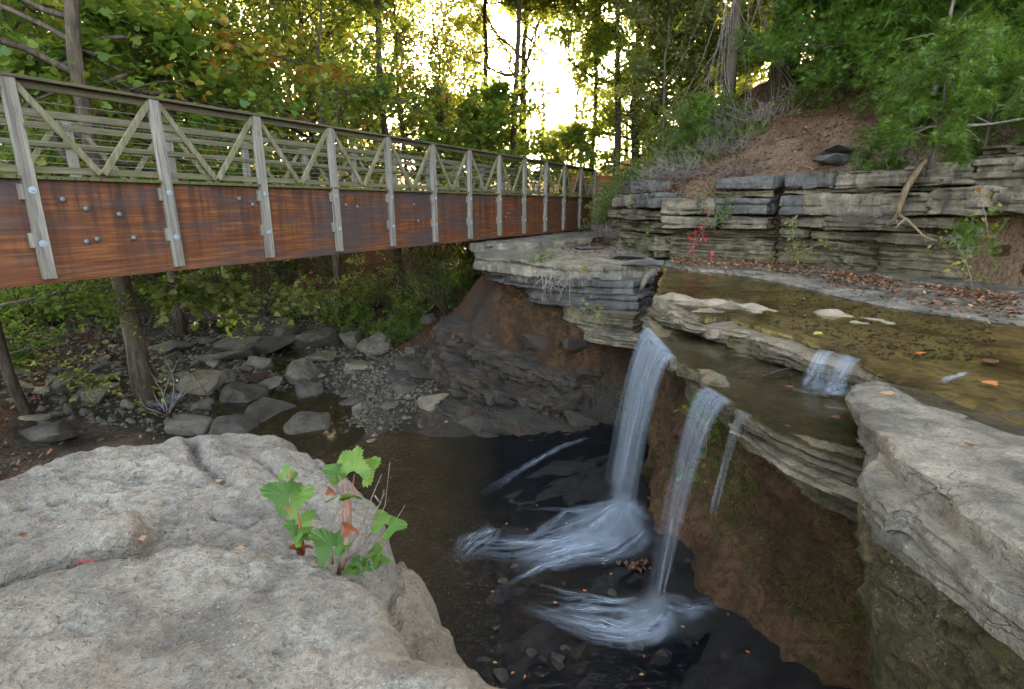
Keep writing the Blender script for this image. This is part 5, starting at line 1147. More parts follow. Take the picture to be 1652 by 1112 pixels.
for k, (x, y, v, s) in enumerate(spots):
    zz = hz(x, y) if x > 6 else gz(x, y)
    side = 'right hillside' if x > 8 else 'creek'
    t = plant_tree('woodland_tree', wood_label(x, y, v), (x, y, zz - .2), wood[v], None, None, rz=k * 1.7, sc_=s, group='trees of the wood on the hillside' if x > 8 else 'trees of the wood beyond the bridge'); t.scale = (s, s, s * (1.35 if y < 29 else 1.0 if y < 40 else .45))
# low growth beyond the bridge
bush = [shrub(70, 2.0, 1.6, 22, .085, 'oval', 26), shrub(71, 1.8, 1.8, 22, .09, 'round', 24), shrub(72, 2.4, 1.5, 20, .08, 'oval', 26)]
for b, mm_ in zip(bush, ('leaf_pale', 'leaf_green', 'leaf_dark')): b[0].materials.append(M['bark_dark']); b[1].materials.append(M[mm_])
bl_ = [(415, 430, 19, 2, 1.0, 'dark'), (470, 432, 18, 1, .9, 'green'), (520, 445, 17.5, 0, .85, ''), (565, 455, 17, 1, .9, ''), (600, 430, 18.5, 0, 1.1, ''), (640, 445, 17, 2, .9, ''), (655, 470, 16, 1, .7, ''), (690, 440, 16.5, 0, .9, ''), (720, 460, 15.5, 2, .8, ''), (745, 435, 16.5, 1, .8, ''), (590, 490, 15.5, 1, .6, ''), (640, 497, 14.8, 1, .55, ''), (350, 440, 21, 2, 1.2, ''), (300, 450, 23, 1, 1.2, ''), (250, 445, 25, 2, 1.4, ''), (130, 440, 24, 1, 1.4, ''), (60, 450, 20, 2, 1.2, ''), (540, 420, 22, 2, 1.4, ''), (460, 410, 23, 2, 1.4, ''), (770, 420, 18, 2, .9, ''), (700, 405, 20, 2, 1.1, ''), (25, 470, 14, 1, 1.2, ''), (75, 500, 16, 2, 1.0, ''), (10, 560, 11, 1, .8, '')]
def bush_label(px, py, v):
    l = ['pale leaved bush', 'bright green bush', 'dark green bush'][v] + f' below the beam near the {ORD[int(np.argmin([abs(px - q) for q in POSTX]))]} bridge post'
    if py > 485: l += ', low by the rocks'
    if l in _seen: l = 'second ' + l
    if l in _seen: l = l.replace('second', 'larger third', 1)
    _seen.add(l); return l
for k, (px, py, Y, v, s, _) in enumerate(bl_):
    x = (px - 826) * Y / ray(px, py)[1]; 
    plant_shrub('understory_bush', bush_label(px, py, v), (x, Y, gz(x, Y) - .1), bush[v], None, None, rz=k * 1.1, s=s, group=['pale leaved bushes below the bridge', 'bright green bushes below the bridge', 'dark green bushes below the bridge'][v])
# leafy bough reaching out below the bridge
def bough(name, label, pts, seed, leaf, kind, mat, n, r=.02, spread=.25, bark='bark', up=.8, cat='branch'):
    rnd = random.Random(seed); rs = np.random.default_rng(seed); tb = MB(); P = []
    t = thing(name, label, cat, pts[0]); o = Vector(pts[0]); pp_ = [Vector(p) - o for p in pts]
    tb.tube(pp_, [r * (1 - .75 * k / (len(pp_) - 1)) for k in range(len(pp_))], 6)
    for i in range(n):
        f = rnd.uniform(.2, 1) * (len(pp_) - 1); a = min(int(f), len(pp_) - 2); b = pp_[a].lerp(pp_[a + 1], f - a)
        tw = bend(b, (pp_[a + 1] - pp_[a]).normalized() + Vector((rnd.gauss(0, .8), rnd.gauss(0, .8), rnd.gauss(-.1, .5))), rnd.uniform(.5, 1.3) * spread * 2, 4, rnd, .2, 0, .1); tb.tube(tw, [.006, .005, .004, .003, .002], 3, cap=False)
        for q in tw[1:]:
            for _ in range(rnd.randint(2, 5)): P.append(q + Vector((rnd.gauss(0, .06), rnd.gauss(0, .06), rnd.gauss(0, .04))))
    link('stem', tb.mesh('stem', smooth=True), M[bark], t); link('foliage', leaf_mesh('foliage', np.array([p[:] for p in P]), leaf, kind, rs, up), M[mat], t); return t
bough('leafy_bough', 'leafy sycamore bough with pale leaves reaching right below the bridge beam', [(-7.75, 10.5, -1.0), atY(260, 455, 11), atY(340, 468, 11.8), atY(420, 480, 12.4), atY(490, 478, 13)], 81, .13, 'lobed', 'leaf_pale', 60, .035, .38)
bough('leafy_bough', 'thin drooping leafy bough below the paler sycamore bough', [(-7.75, 10.5, -1.2), atY(270, 470, 11), atY(340, 495, 11.8), atY(380, 510, 12.2)], 82, .12, 'lobed', 'leaf_green', 22, .025, .3)
bough('leafy_bough', 'green leafy bough at the left edge below the bridge beam', [(-10.5, 9.5, -2.0), atY(60, 480, 9.5), atY(110, 470, 9.6), atY(165, 500, 9.8)], 83, .10, 'oval', 'leaf_green', 46, .03, .4)
bough('leafy_bough', 'sparse green and yellow bough over the rocks at the left edge', [(-10.5, 9.5, -3.0), atY(50, 560, 9.2), atY(110, 600, 9.4), atY(160, 620, 9.6)], 84, .09, 'oval', 'leaf_yellow', 22, .02, .4)
bough('leafy_bough', 'big leaved green sycamore bough in the top left corner', [(-7.7, 10.8, 2.7), atY(130, 80, 11.0), atY(70, 95, 10.8), atY(15, 130, 10.7)], 86, .17, 'lobed', 'leaf_mix', 46, .04, .45)
bough('leafy_bough', 'green sycamore bough above the second bridge post', [(-7.7, 10.8, 2.2), atY(230, 110, 12.0), atY(300, 125, 12.8), atY(380, 165, 13.5)], 87, .17, 'lobed', 'leaf_mix', 54, .04, .5)
bough('leafy_bough', 'yellow and orange leaved bough above the third bridge post', [(-7.7, 10.9, 3.0), atY(300, 55, 12.4), atY(420, 85, 14.2), atY(550, 115, 16.0)], 88, .17, 'lobed', 'leaf_orange', 24, .04, .5)
bough('leafy_bough', 'green bough hanging from the top edge above the first bridge panel', [(-7.9, 11.0, 4.2), atY(140, 20, 11.2), atY(220, 40, 11.6), atY(290, 70, 12.2)], 89, .17, 'lobed', 'leaf_green', 50, .04, .5)
yb = shrub(85, 1.2, .6, 8, .085, 'oval', 3); plant_shrub('spindly_shrub', 'spindly yellow leaved shrub beside the dark trunk behind the boulder', onground(268, 665), yb, M['twig'], M['leaf_yellow'], s=1.1)
# slim dark trunks at the left edge
for k, (px, Y, r, lab) in enumerate([(24, 8.6, .085, 'dark leaning trunk at the left edge below the bridge'), (150, 23, .12, 'dark trunk standing far back in the creek valley'), (335, 21, .07, 'thin dark trunk behind the leafy bough below the bridge')]):
    x = (px - 826) * Y / ray(px, 600)[1]; rnd = random.Random(k); t = thing('bare_tree', lab, 'tree', (x, Y, gz(x, Y) - .1))
    link('trunk', MB().tube([Vector((rnd.gauss(0, .05) - .05 * i * (k == 0), 0, i * .9)) for i in range(12)], [r * (1 - .04 * i) for i in range(12)], 9).mesh('trunk', smooth=True), M['bark_dark'], t)

# ---- slope by the bridge end: grass, weeds, bare brush
rs = np.random.default_rng(404); n = 9000
gx = rs.uniform(3.5, 6.6, n); gy = rs.uniform(14.5, 23, n); ok = (rs.uniform(0, 1, n) < np.clip(.3 + (gy - 15) / 5, 0, 1)) & (gx > 3.2 + (18 - np.minimum(gy, 18)) * .35)
gp = np.stack([gx, gy, np.array([hz(a, b) for a, b in zip(gx, gy)]) - .05], 1)[ok]
hd = np.tile(np.array([[0, 0, 1.6]]), (len(gp), 1)) 
tag(link('slope_grass', leaf_mesh('slope_grass', gp, .42, 'blade', rs, 0, hd), M['grass']), 'fine green grass covering the slope right of the bridge end', 'grass', kind='stuff')
w = [shrub(90, 1.1, .8, 16, .09, 'oval', 22), shrub(91, .8, .7, 12, .07, 'oval', 20)]
for k, (px, py, Y, v, s, lab) in enumerate([(1000, 290, 18, 0, 1.1, 'leafy green weed bush beside the timber retaining wall'), (1040, 235, 19, 0, 1.3, 'tall bright green bush high on the grassy slope'), (985, 330, 17.5, 1, 1.0, 'small bush at the foot of the retaining wall'), (1000, 365, 17, 1, .7, 'pale bush against the bridge end post'), (1075, 215, 17.5, 0, 1.2, 'green bush below the vine covered trunk'), (1100, 200, 17, 1, 1.4, 'yellow green bush above the leafy slope'), (960, 345, 18.5, 1, .8, 'weedy bush under the last bridge post'), (1130, 215, 16.4, 0, 1.1, 'leafy bush between the two hillside trunks, lower left'), (1190, 200, 16.2, 1, 1.3, 'leafy bush at the foot of the thick hillside trunk'), (1085, 245, 15.8, 0, .8, 'yellowish green bush on the slope over the cliff nose')]):
    x = (px - 826) * Y / ray(px, py)[1]; z = max(hz(x, Y), ray(px, py)[2] / ray(px, py)[1] * Y - .9)
    plant_shrub('weed_bush', lab, (x, Y, hz(x, Y) - .05), w[v], M['twig'], M['leaf_yellow'] if k in (3, 5) else M['leaf_green'], rz=k, s=s)
def bare(seed, H, R, n, r=.010):
    rnd = random.Random(seed); tb = MB()
    for s in range(n):
        az = rnd.uniform(0, 6.28); e = rnd.uniform(.2, 1.2); b = (rnd.gauss(0, R * .35), rnd.gauss(0, R * .35), -.03)
        sp = bend(b, (math.cos(az) * math.cos(e), math.sin(az) * math.cos(e), math.sin(e)), H * rnd.uniform(.5, 1.2), 6, rnd, .28, 0, .04); tb.tube(sp, [r * (1 - .7 * k / 6) for k in range(7)], 3, cap=False)
        for f in range(3):
            tw = bend(sp[rnd.randint(1, 5)], (rnd.gauss(0, 1), rnd.gauss(0, 1), rnd.gauss(.2, .6)), H * .35, 4, rnd, .3); tb.tube(tw, [r * .5, r * .45, r * .4, r * .3, r * .2], 3, cap=False)
    return tb.mesh('bare_brush', smooth=True)
bb = bare(95, .9, .9, 70); bb.materials.append(M['twig'])
for k, (px, py, Y, s, lab) in enumerate([(1060, 300, 14.6, .7, 'tangle of bare grey stems on the cliff nose'), (1110, 285, 14.2, .8, 'tangle of bare stems on the leafy slope left of the dirt slump'), (1170, 230, 14.8, .9, 'bare brush below the vine hung tree'), (1220, 200, 15.4, 1.0, 'bare brush below the thick hillside trunk'), (1150, 180, 16.2, 1.3, 'tall bare brush at the foot of the vine hung tree'), (1400, 270, 9.9, .55, 'dead twigs hanging on the slope beside the stacked slabs'), (1085, 255, 14.9, 1.1, 'wide tangle of bare stems above the cliff nose'), (1200, 265, 13.4, .6, 'low bare twigs on the dirt slump left of the crack'), (985, 370, 16.4, .8, 'purplish bare brush left of the cliff nose'), (1430, 215, 11.0, .9, 'dead grey cedar branches on the shaded slope')]):
    x = (px - 826) * Y / ray(px, py)[1]; z = hz(x, Y) if px > 1000 else -.9
    t = tag(link('bare_brush', bb, None, loc=(x, Y, z), rot=(0, 0, k * 1.9)), lab, 'brush'); t.scale = (s,) * 3
# hanging vines on the trunk
vt = MB(); rnd = random.Random(7)
for k in range(26):
    x = 6.5 + rnd.gauss(0, .5); y = 17.0 + rnd.gauss(0, .3); vt.tube(bend((x, y, 6.8), (rnd.gauss(0, .1), rnd.gauss(0, .1), -1), rnd.uniform(3, 4.8), 9, rnd, .09), [.011] * 10, 3, cap=False)
tag(link('hanging_vine', vt.mesh('hanging_vine', smooth=True), M['twig']), 'curtain of grey vines hanging down over the left hillside trunk', 'vine')
# leaning dead sapling and bare branches on the right
t = MB(); a = atY(1505, 155, 11.0); b = atY(1536, 10, 11.4); t.tube([a, Vector(a).lerp(Vector(b), .5) + Vector((.03, 0, 0)), b, Vector(b) + Vector((.1, 0, 1))], [.05, .04, .03, .02], 7)
for f, dx in ((.4, .6), (.6, -.5), (.75, .7)): q = Vector(a).lerp(Vector(b), f); t.tube(bend(q, (dx, -.2, .5), .9, 5, rnd, .2), [.014, .012, .01, .008, .006, .004], 4, cap=False)
tag(link('dead_sapling', t.mesh('dead_sapling', smooth=True), M['bark_pale']), 'pale leaning dead sapling among the dark cedars', 'tree')
t = MB(); pts = [atY(1660, 190, 8.6), atY(1600, 200, 8.7), atY(1545, 205, 8.8), atY(1500, 205, 8.9), atY(1455, 225, 9.0)]; t.tube(pts, [.02, .017, .014, .011, .006], 5)
for q, e_ in ((1, atY(1440, 212, 9.1)), (2, atY(1470, 185, 9.0)), (1, atY(1530, 178, 8.9)), (3, atY(1435, 235, 9.0)), (2, atY(1580, 225, 8.8))): t.tube([pts[q], Vector(pts[q]).lerp(Vector(e_), .5) + Vector((0, 0, .04)), e_], [.010, .008, .004], 4)
tag(link('bare_branch', t.mesh('bare_branch', smooth=True), M['twig']), 'bare grey branch reaching in from the right above the cliff', 'branch')
def clp(px, py, off=.16):
    x, y, nx, ny = cliff_at(cliff_s(px)); x += nx * off; y += ny * off; r = ray(px, py); return (x, y, r[2] / r[1] * y)
# root climbing down the cliff
t = MB(); A = [clp(1480, 258, .1), clp(1474, 280, .2), clp(1466, 305, .24), clp(1461, 330, .24), clp(1462, 345, .26)]
t.tube(A, [.035, .05, .055, .05, .045], 8); t.tube([A[-1], clp(1455, 356, .26), clp(1446, 363, .24), clp(1434, 367, .2)], [.04, .032, .025, .012], 7)
t.tube([A[-1], clp(1470, 350, .3), clp(1482, 354, .34), clp(1502, 368, .38), clp(1520, 382, .4), clp(1545, 390, .42)], [.03, .028, .026, .020, .015, .006], 7); t.tube([clp(1481, 353, .34), clp(1472, 362, .36), clp(1467, 371, .36)], [.025, .022, .018], 7); t.tube([clp(1458, 350, .26), clp(1462, 360, .26), clp(1466, 364, .26)], [.015, .012, .005], 5)
tag(link('tree_root', t.mesh('tree_root', smooth=True), M['root']), 'tan forked root hanging down the face of the cliff', 'root')
# creepers and little plants on the rock
def cluster(name, label, cpts, n, leaf, kind, mat, spread, seed, cat='plant', up=.5):
    rs = np.random.default_rng(seed); rnd = random.Random(seed); o = Vector(cpts[0]); t = thing(name, label, cat, cpts[0]); tb = MB(); q = [Vector(c) - o for c in cpts]
    if len(q) > 1: tb.tube(q, [.006] * len(q), 4)
    P = []
    for i in range(n):
        f = rnd.uniform(0, len(q) - 1.001) if len(q) > 1 else 0; a = int(f); b = q[a].lerp(q[a + 1], f - a) if len(q) > 1 else q[0]
        e = b + Vector((rnd.gauss(0, spread), rnd.gauss(0, spread * .5), rnd.gauss(0, spread) + (spread if len(q) == 1 else 0))); P.append(e[:])
        if i % 3 == 0: tb.tube([b, b.lerp(e, .5) + Vector((0, 0, .01)), e], [.003, .0025, .002], 3, cap=False)
    link('stem', tb.mesh('stem'), M['twig'], t); link('foliage', leaf_mesh('foliage', np.array(P), leaf, kind, rs, up), M[mat], t); return t
cluster('creeper', 'red leaved creeper climbing the foot of the cliff', [clp(1120, 402, .1), clp(1125, 388, .1), clp(1135, 378, .12), clp(1142, 365, .12)], 60, .10, 'oval', 'leaf_red', .09, 1, up=.1)
cluster('creeper', 'few red leaves of a creeper near a cliff joint', [clp(1141, 350, .12), clp(1146, 340, .12)], 7, .10, 'oval', 'leaf_red', .06, 2, up=.1)
cluster('creeper', 'green creeper mat spreading over the middle beds of the cliff', [clp(1140, 362, .12), clp(1160, 352, .14), clp(1175, 350, .14), clp(1178, 330, .14), clp(1176, 318, .14)], 230, .07, 'oval', 'leaf_green', .10, 3, up=.1)
cluster('creeper', 'narrow green creeper strand hanging left of the creeper mat', [clp(1128, 310, .14), clp(1133, 325, .12), clp(1132, 342, .12)], 80, .06, 'oval', 'leaf_green', .07, 4, up=.1)
cluster('seedling', 'bright red seedling on leaf litter by the creek pavement', [clp(1158, 424, .35), clp(1160, 418, .35)], 16, .12, 'oval', 'leaf_red', .07, 5)
cluster('seedling', 'small fresh green tuft at the back edge of the creek', [clp(1183, 430, .5), clp(1183, 422, .5)], 50, .12, 'blade', 'leaf_green', .05, 6)
cluster('shrub_sprig', 'yellow green shrub growing against the right cliff beds', [clp(1310, 425, .3), clp(1306, 405, .3), clp(1292, 385, .25), clp(1286, 360, .2), clp(1284, 350, .2)], 110, .075, 'oval', 'leaf_yellow', .11, 7, up=.2)
cluster('shrub_sprig', 'yellow leaved sprig stretching sideways beside the yellow green shrub', [clp(1306, 410, .3), clp(1325, 400, .3), clp(1345, 392, .3), clp(1360, 390, .3), clp(1395, 395, .3)], 45, .075, 'oval', 'leaf_yellow', .07, 8, up=.2)
cluster('seedling', 'green leafed seedling with red litter below the cliff crack', [clp(1250, 412, .2), clp(1252, 405, .2)], 22, .08, 'oval', 'leaf_yellow', .08, 9)
cluster('sapling', 'yellow leaved sapling at the right edge before the red soil pocket', [clp(1630, 455, .6), clp(1610, 420, .6), clp(1590, 395, .6), clp(1575, 380, .6), clp(1560, 392, .6)], 70, .085, 'oval', 'leaf_yellow', .17, 10, up=.3)
cluster('sapling', 'orange and yellow leaved upper twig at the right edge', [clp(1640, 380, .6), clp(1625, 345, .6), clp(1612, 320, .6), clp(1600, 308, .6)], 34, .085, 'oval', 'leaf_orange', .13, 11, up=.3)
cluster('cedar_sprig', 'dark green cedar sprig before the red soil pocket', [clp(1640, 385, .4), clp(1600, 378, .4), clp(1575, 375, .4)], 130, .16, 'needle', 'cedar', .12, 12, up=.2)
cluster('creeper', 'yellow leaves clinging to the cliff nose', [clp(1022, 318, .1), clp(1030, 338, .12)], 16, .10, 'oval', 'leaf_yellow', .09, 13, up=.1)
cluster('creeper', 'small yellow sprig at the dark hole of the cliff nose', [clp(1052, 372, .12), clp(1062, 366, .12)], 22, .10, 'oval', 'leaf_yellow', .08, 14, up=.1)
cluster('fern', 'small bluish green fern on the slab below the cliff nose', [atY(1030, 412, 13.2), atY(1033, 400, 13.2)], 70, .16, 'blade', 'leaf_green', .08, 15)
cluster('weed', 'low green weeds on the front of the overhanging ledge top', [(*onz(850, 424, -1.19), -1.17), (*onz(875, 420, -1.19), -1.15), (*onz(893, 417, -1.19), -1.15)], 150, .08, 'oval', 'leaf_green', .09, 16)
cluster('weed', 'tiny green weed on the ledge top left of the fern', [(*onz(933, 418, -1.19), -1.17), (*onz(935, 414, -1.19), -1.13)], 22, .07, 'oval', 'leaf_green', .05, 17)
cluster('weed', 'tiny yellow weed on the front rim of the overhanging ledge', [(*onz(940, 437, -1.25), -1.25), (*onz(942, 430, -1.2), -1.16)], 16, .08, 'oval', 'leaf_yellow', .05, 18)
cluster('weed', 'yellow leaved weed growing from the layered ledge corner', [atY(945, 492, 10.3), atY(962, 503, 10.2), atY(975, 512, 10.15)], 46, .085, 'oval', 'leaf_yellow', .085, 19, up=.2)
cluster('weed', 'small green plant on the dark rock bulge below the ledge', [Vector(onground(856, 606)), Vector(onground(858, 600))], 30, .07, 'oval', 'leaf_green', .06, 20)
cluster('weed', 'green and yellow leaved plant between the two waterfalls', [(2.02, 5.05, -2.25), (1.95, 5.0, -2.0), (1.9, 4.95, -1.9)], 60, .08, 'round', 'leaf_green', .09, 21, up=.2)
cluster('weed', 'small bright green plant low between the two waterfalls', [(1.9, 4.95, -2.75), (1.88, 4.9, -2.62)], 26, .07, 'round', 'leaf_green', .06, 22, up=.2)
# moss on the bank
rs = np.random.default_rng(77); n = 46000; vI = rs.integers(0, len(vv) - 1, n); yI = rs.integers(0, len(yy) - 1, n)
XX = bx - bulge - bn; mp = np.stack([XX[vI, yI] - .01, BY[vI, yI], bz[vI, yI]], 1)
mk = fbm(mp * 1.6, 3, 5) + 1.3 * np.exp(-((mp[:, 1] - 5.1) / .42) ** 2) * (mp[:, 2] > -3.5) + .9 * np.exp(-((mp[:, 1] - 3.9) / .8) ** 2 - ((mp[:, 2] + 3.35) / .35) ** 2) - .35
mp = mp[mk > rs.uniform(0, .5, n)]
tag(link('bank_moss', leaf_mesh('bank_moss', mp, .042, 'blade', rs, 0, np.tile([[-1.2, -.3, -.3]], (len(mp), 1))), M['moss']), 'green moss and grass clinging to the brown bank behind the falls', 'moss', kind='stuff')
# hanging roots under the far ledge
t = MB(); rnd = random.Random(5)
for k in range(34):
    c = Vector((rnd.uniform(.55, 1.25), rnd.uniform(10.9, 11.3), rnd.uniform(-1.55, -1.35))); t.tube(bend(c, (rnd.gauss(.1, .5), -.3, rnd.gauss(-.5, .6)), rnd.uniform(.3, .8), 6, rnd, .35, 0, .15), [.012, .011, .009, .008, .006, .005, .003], 4, cap=False)
tag(link('root_tangle', t.mesh('root_tangle', smooth=True), M['twig']), 'tangle of thin dry roots hanging over the overhanging ledge front', 'roots')
# ================================================================== rocks of the creek bed
def creek_rock(px, py, w, h, label, mat='creek_rock', seed=0, tilt=(0, 0), rz=0, deep=.8, group=None, name='creek_rock'):
    x, y, z = onground(px, py + h * .35); k = y / ray(px, py)[1]; W = w * k; Hh = max(h * k * 1.1, .06)
    o = link(name, hull_rock(seed, W, W * deep, Hh, 18), M[mat], loc=(x, y + W * deep * .3, z + Hh * .16), rot=(tilt[0], tilt[1], rz))
    return tag(o, label, 'rock', group)
for k, a in enumerate([
    (344, 576, 105, 22, 'long flat overhanging grey slab in the middle of the creek bed', 'creek_rock', (.0, -.05), .1), (431, 562, 95, 20, 'long dark slab lying behind the flat overhanging slab', 'creek_rock_dark', (.05, -.08), .15),
    (458, 534, 52, 34, 'dark round boulder under the pale bushes', 'creek_rock_dark', (0, 0), .3), (509, 548, 74, 40, 'large dark block boulder at the foot of the bushes', 'creek_rock_dark', (0, 0), -.1),
    (564, 551, 46, 34, 'wedge shaped grey slab left of the tilted thick slab', 'creek_rock', (.3, -.1), .1), (606, 558, 58, 42, 'thick slab tilted on its edge beside the leafy bank', 'creek_rock', (.1, -.6), .2),
    (417, 588, 46, 28, 'squat grey block in the centre of the boulder field', 'creek_rock', (0, .05), .2), (489, 600, 68, 54, 'big grey boulder with a flat sloping face by the still water', 'creek_rock', (.25, .1), .1),
    (495, 628, 56, 34, 'dark grey boulder at the edge of the still water', 'creek_rock_dark', (.1, -.1), .2), (361, 607, 36, 32, 'grey wedge rock below the flat overhanging slab', 'creek_rock', (.2, .2), .5),
    (388, 642, 78, 44, 'large dark hump boulder behind the foreground boulder rim', 'creek_rock_dark', (0, .1), .1), (435, 676, 110, 50, 'broad dark wet boulder nearest behind the foreground boulder', 'creek_rock_dark', (0, 0), 0),
    (312, 620, 78, 32, 'broad flat tan slab left of the dark hump boulder', 'creek_rock_pale', (.1, .0), .1), (427, 626, 54, 26, 'grey slab rock right of the dark hump boulder', 'creek_rock', (.1, -.1), .2),
    (514, 577, 50, 14, 'flat pale tan slab behind the big grey boulder', 'creek_rock_pale', (.05, 0), .1), (375, 556, 70, 14, 'long low brown slab at the back of the creek bed', 'creek_rock', (0, 0), .1),
    (258, 563, 80, 20, 'broad low rock right behind the dark trunk', 'creek_rock', (0, 0), .0), (318, 658, 44, 30, 'grey rock beside the white patch of water', 'creek_rock', (.1, 0), .3),
    (562, 653, 48, 18, 'thin dark wedge rock at the right of the still water', 'creek_rock_dark', (.1, -.25), .2), (576, 660, 30, 9, 'narrow pale rock sliver beside the thin dark wedge', 'creek_rock_pale', (.1, -.3), .3),
    (573, 592, 48, 12, 'flat pale slab on the gravel bar', 'creek_rock_pale', (0, 0), .1), (286, 606, 34, 24, 'grey rock with pale veins behind the spindly shrub', 'creek_rock', (.1, .1), .4),
    (698, 650, 64, 24, 'pale flat boulder on the dark bedrock by the pool', 'creek_rock_pale', (.05, .1), .1), (650, 628, 44, 18, 'dark bluish slab left of the pale flat boulder', 'creek_rock_dark', (.1, .2), .3),
    (640, 606, 50, 14, 'blackish slab on the gravel bar edge', 'creek_rock_dark', (.1, .15), .4), (660, 590, 60, 16, 'blackish tilted slab under the soil bank', 'creek_rock_dark', (.15, .2), .4), (690, 610, 70, 14, 'long blackish bed of shale under the soil bank', 'creek_rock_dark', (.15, .2), .5),
    (601, 716, 24, 10, 'small brown rock at the rim of the brown shallow pool', 'creek_rock_pale', (0, 0), 0), (140, 640, 60, 24, 'flat grey slab left of the dark trunk', 'creek_rock', (0, 0), .2), (90, 625, 44, 22, 'grey rock left of the flat slab near the left edge', 'creek_rock_dark', (0, 0), .2),
    (165, 630, 40, 20, 'tan grey rock touching the dark trunk foot', 'creek_rock_pale', (.1, 0), .1), (575, 503, 46, 28, 'grey block among the bright green bushes', 'creek_rock', (.1, 0), .3), (690, 515, 30, 22, 'dark tilted stone by the leafy bank', 'creek_rock_dark', (.1, -.5), .1), (655, 535, 44, 12, 'flat brown stone on the leafy bank', 'creek_rock_pale', (.0, 0), .1),
    (365, 692, 95, 44, 'low dark boulder left of the broad wet boulder', 'creek_rock_dark', (.05, 0), .2), (490, 690, 80, 36, 'low dark boulder in the still water right of the broad wet boulder', 'creek_rock_dark', (0, .05), .3), (300, 690, 70, 34, 'dark rock behind the boulder rim near the trunk', 'creek_rock', (0, .1), .1),
    (60, 700, 90, 30, 'long dark rock at the left edge behind the boulder', 'creek_rock_dark', (0, 0), .1)]):
    px, py, w_, h_, lab, mt, ti, rz = a; creek_rock(px, py, w_, h_, lab, mt, 500 + k, ti, rz)
protos = [hull_rock(600 + k, 1, .8, .42, 15) for k in range(9)]
for k, p_ in enumerate(protos): p_.materials.append(M[('creek_rock', 'creek_rock_pale', 'creek_rock', 'creek_rock_dark')[k % 4]])
rnd = random.Random(31); cnt = 0
while cnt < 150:
    px = rnd.uniform(20, 700); py = rnd.uniform(500, 690)
    if px > 560 and py > 600 and rnd.random() < .8: continue
    if abs(px - 545) < 35 and py > 600: continue
    if py < 545 and px > 220 and rnd.random() < .85: continue
    x, y, z = onground(px, py); s = rnd.choice((.16, .2, .26, .34, .45)) * rnd.uniform(.8, 1.25) * (1 + .02 * (y - 10))
    o = link('creek_stone', protos[rnd.randrange(9)], None, loc=(x, y, z + .04 * s), rot=(rnd.gauss(0, .2), rnd.gauss(0, .2), rnd.uniform(0, 6.28))); o.scale = (s, s, s * rnd.uniform(.7, 1.3))
    tag(o, 'small loose stone scattered between the boulders of the creek bed', 'stone', 'loose stones of the creek bed'); cnt += 1
# stones on the dark apron of the falls
for k in range(26):
    px = rnd.uniform(770, 1200); py = rnd.uniform(1010, 1100) if k < 16 else rnd.uniform(900, 1010)
    x, y = onz(px, py, POOL); s = rnd.uniform(.05, .16); zz = max(gz(x, y), POOL - .04)
    o = link('wet_stone', protos[3 if k % 3 else 7], None, loc=(x, y, zz + .1 * s), rot=(rnd.gauss(0, .2), rnd.gauss(0, .2), rnd.uniform(0, 6))); o.scale = (s,) * 3
    tag(o, 'small dark wet stone in the shallow water below the falls', 'stone', 'wet stones below the falls')
# gravel
rs = np.random.default_rng(9); n = 9000
def pebbles(name, P, size, mat, label):
    T = np.array([(1,0,0),(-1,0,0),(0,1,0),(0,-1,0),(0,0,.6),(0,0,-.6)], float); Fc = np.array([(0,2,4),(2,1,4),(1,3,4),(3,0,4),(2,0,5),(1,2,5),(3,1,5),(0,3,5)])
    n = len(P); s = size * np.exp(rs.normal(0, .45, n)); J = T[None] * (1 + rs.normal(0, .22, (n, 6, 3))); a = rs.uniform(0, 6.28, n); c, sn = np.cos(a), np.sin(a)
    V = J * s[:, None, None]; V = np.stack([V[..., 0] * c[:, None] - V[..., 1] * sn[:, None], V[..., 0] * sn[:, None] + V[..., 1] * c[:, None], V[..., 2]], 2) + P[:, None]
    return tag(link(name, mesh_np(name, V.reshape(-1, 3), (np.arange(n) * 6)[:, None, None].repeat(8, 1).reshape(-1, 1) + np.tile(Fc, (n, 1))), mat), label, 'gravel', kind='stuff')
gx = rs.uniform(-4.4, -.3, n); gy = rs.uniform(8.6, 14.5, n); gzv = np.array([gz(a, b) for a, b in zip(gx, gy)]); ok = (gzv > POOL - .05) & (((gx + 2.7) / 1.5) ** 2 + ((gy - 11.4) / 2.6) ** 2 < rs.uniform(.4, 1.15, n)) 
pebbles('gravel', np.stack([gx, gy, gzv + .004], 1)[ok], .024, M['creek_rock'], 'grey brown gravel bar beside the still creek water')
n = 5000; gx = rs.uniform(-14, -3, n); gy = rs.uniform(9, 20, n); gzv = np.array([gz(a, b) for a, b in zip(gx, gy)])
pebbles('gravel', np.stack([gx, gy, gzv + .01], 1), .05, M['creek_rock'], 'loose grey shingle over the creek bed under the bridge')
n = 2600; k_ = rs.uniform(0, 1, (n, 2)); Pq = np.array([onz(1040 + 560 * a, 470 + 110 * b, UP - .02) for a, b in k_])
inn = sdist(U1, Pq[:, 0], Pq[:, 1]) > .1
pebbles('creek_pebbles', np.stack([Pq[:, 0], Pq[:, 1], np.full(n, UP - .018)], 1)[inn], .012, M['creek_rock_pale'], 'small pale pebbles scattered over the shallow creek floor')
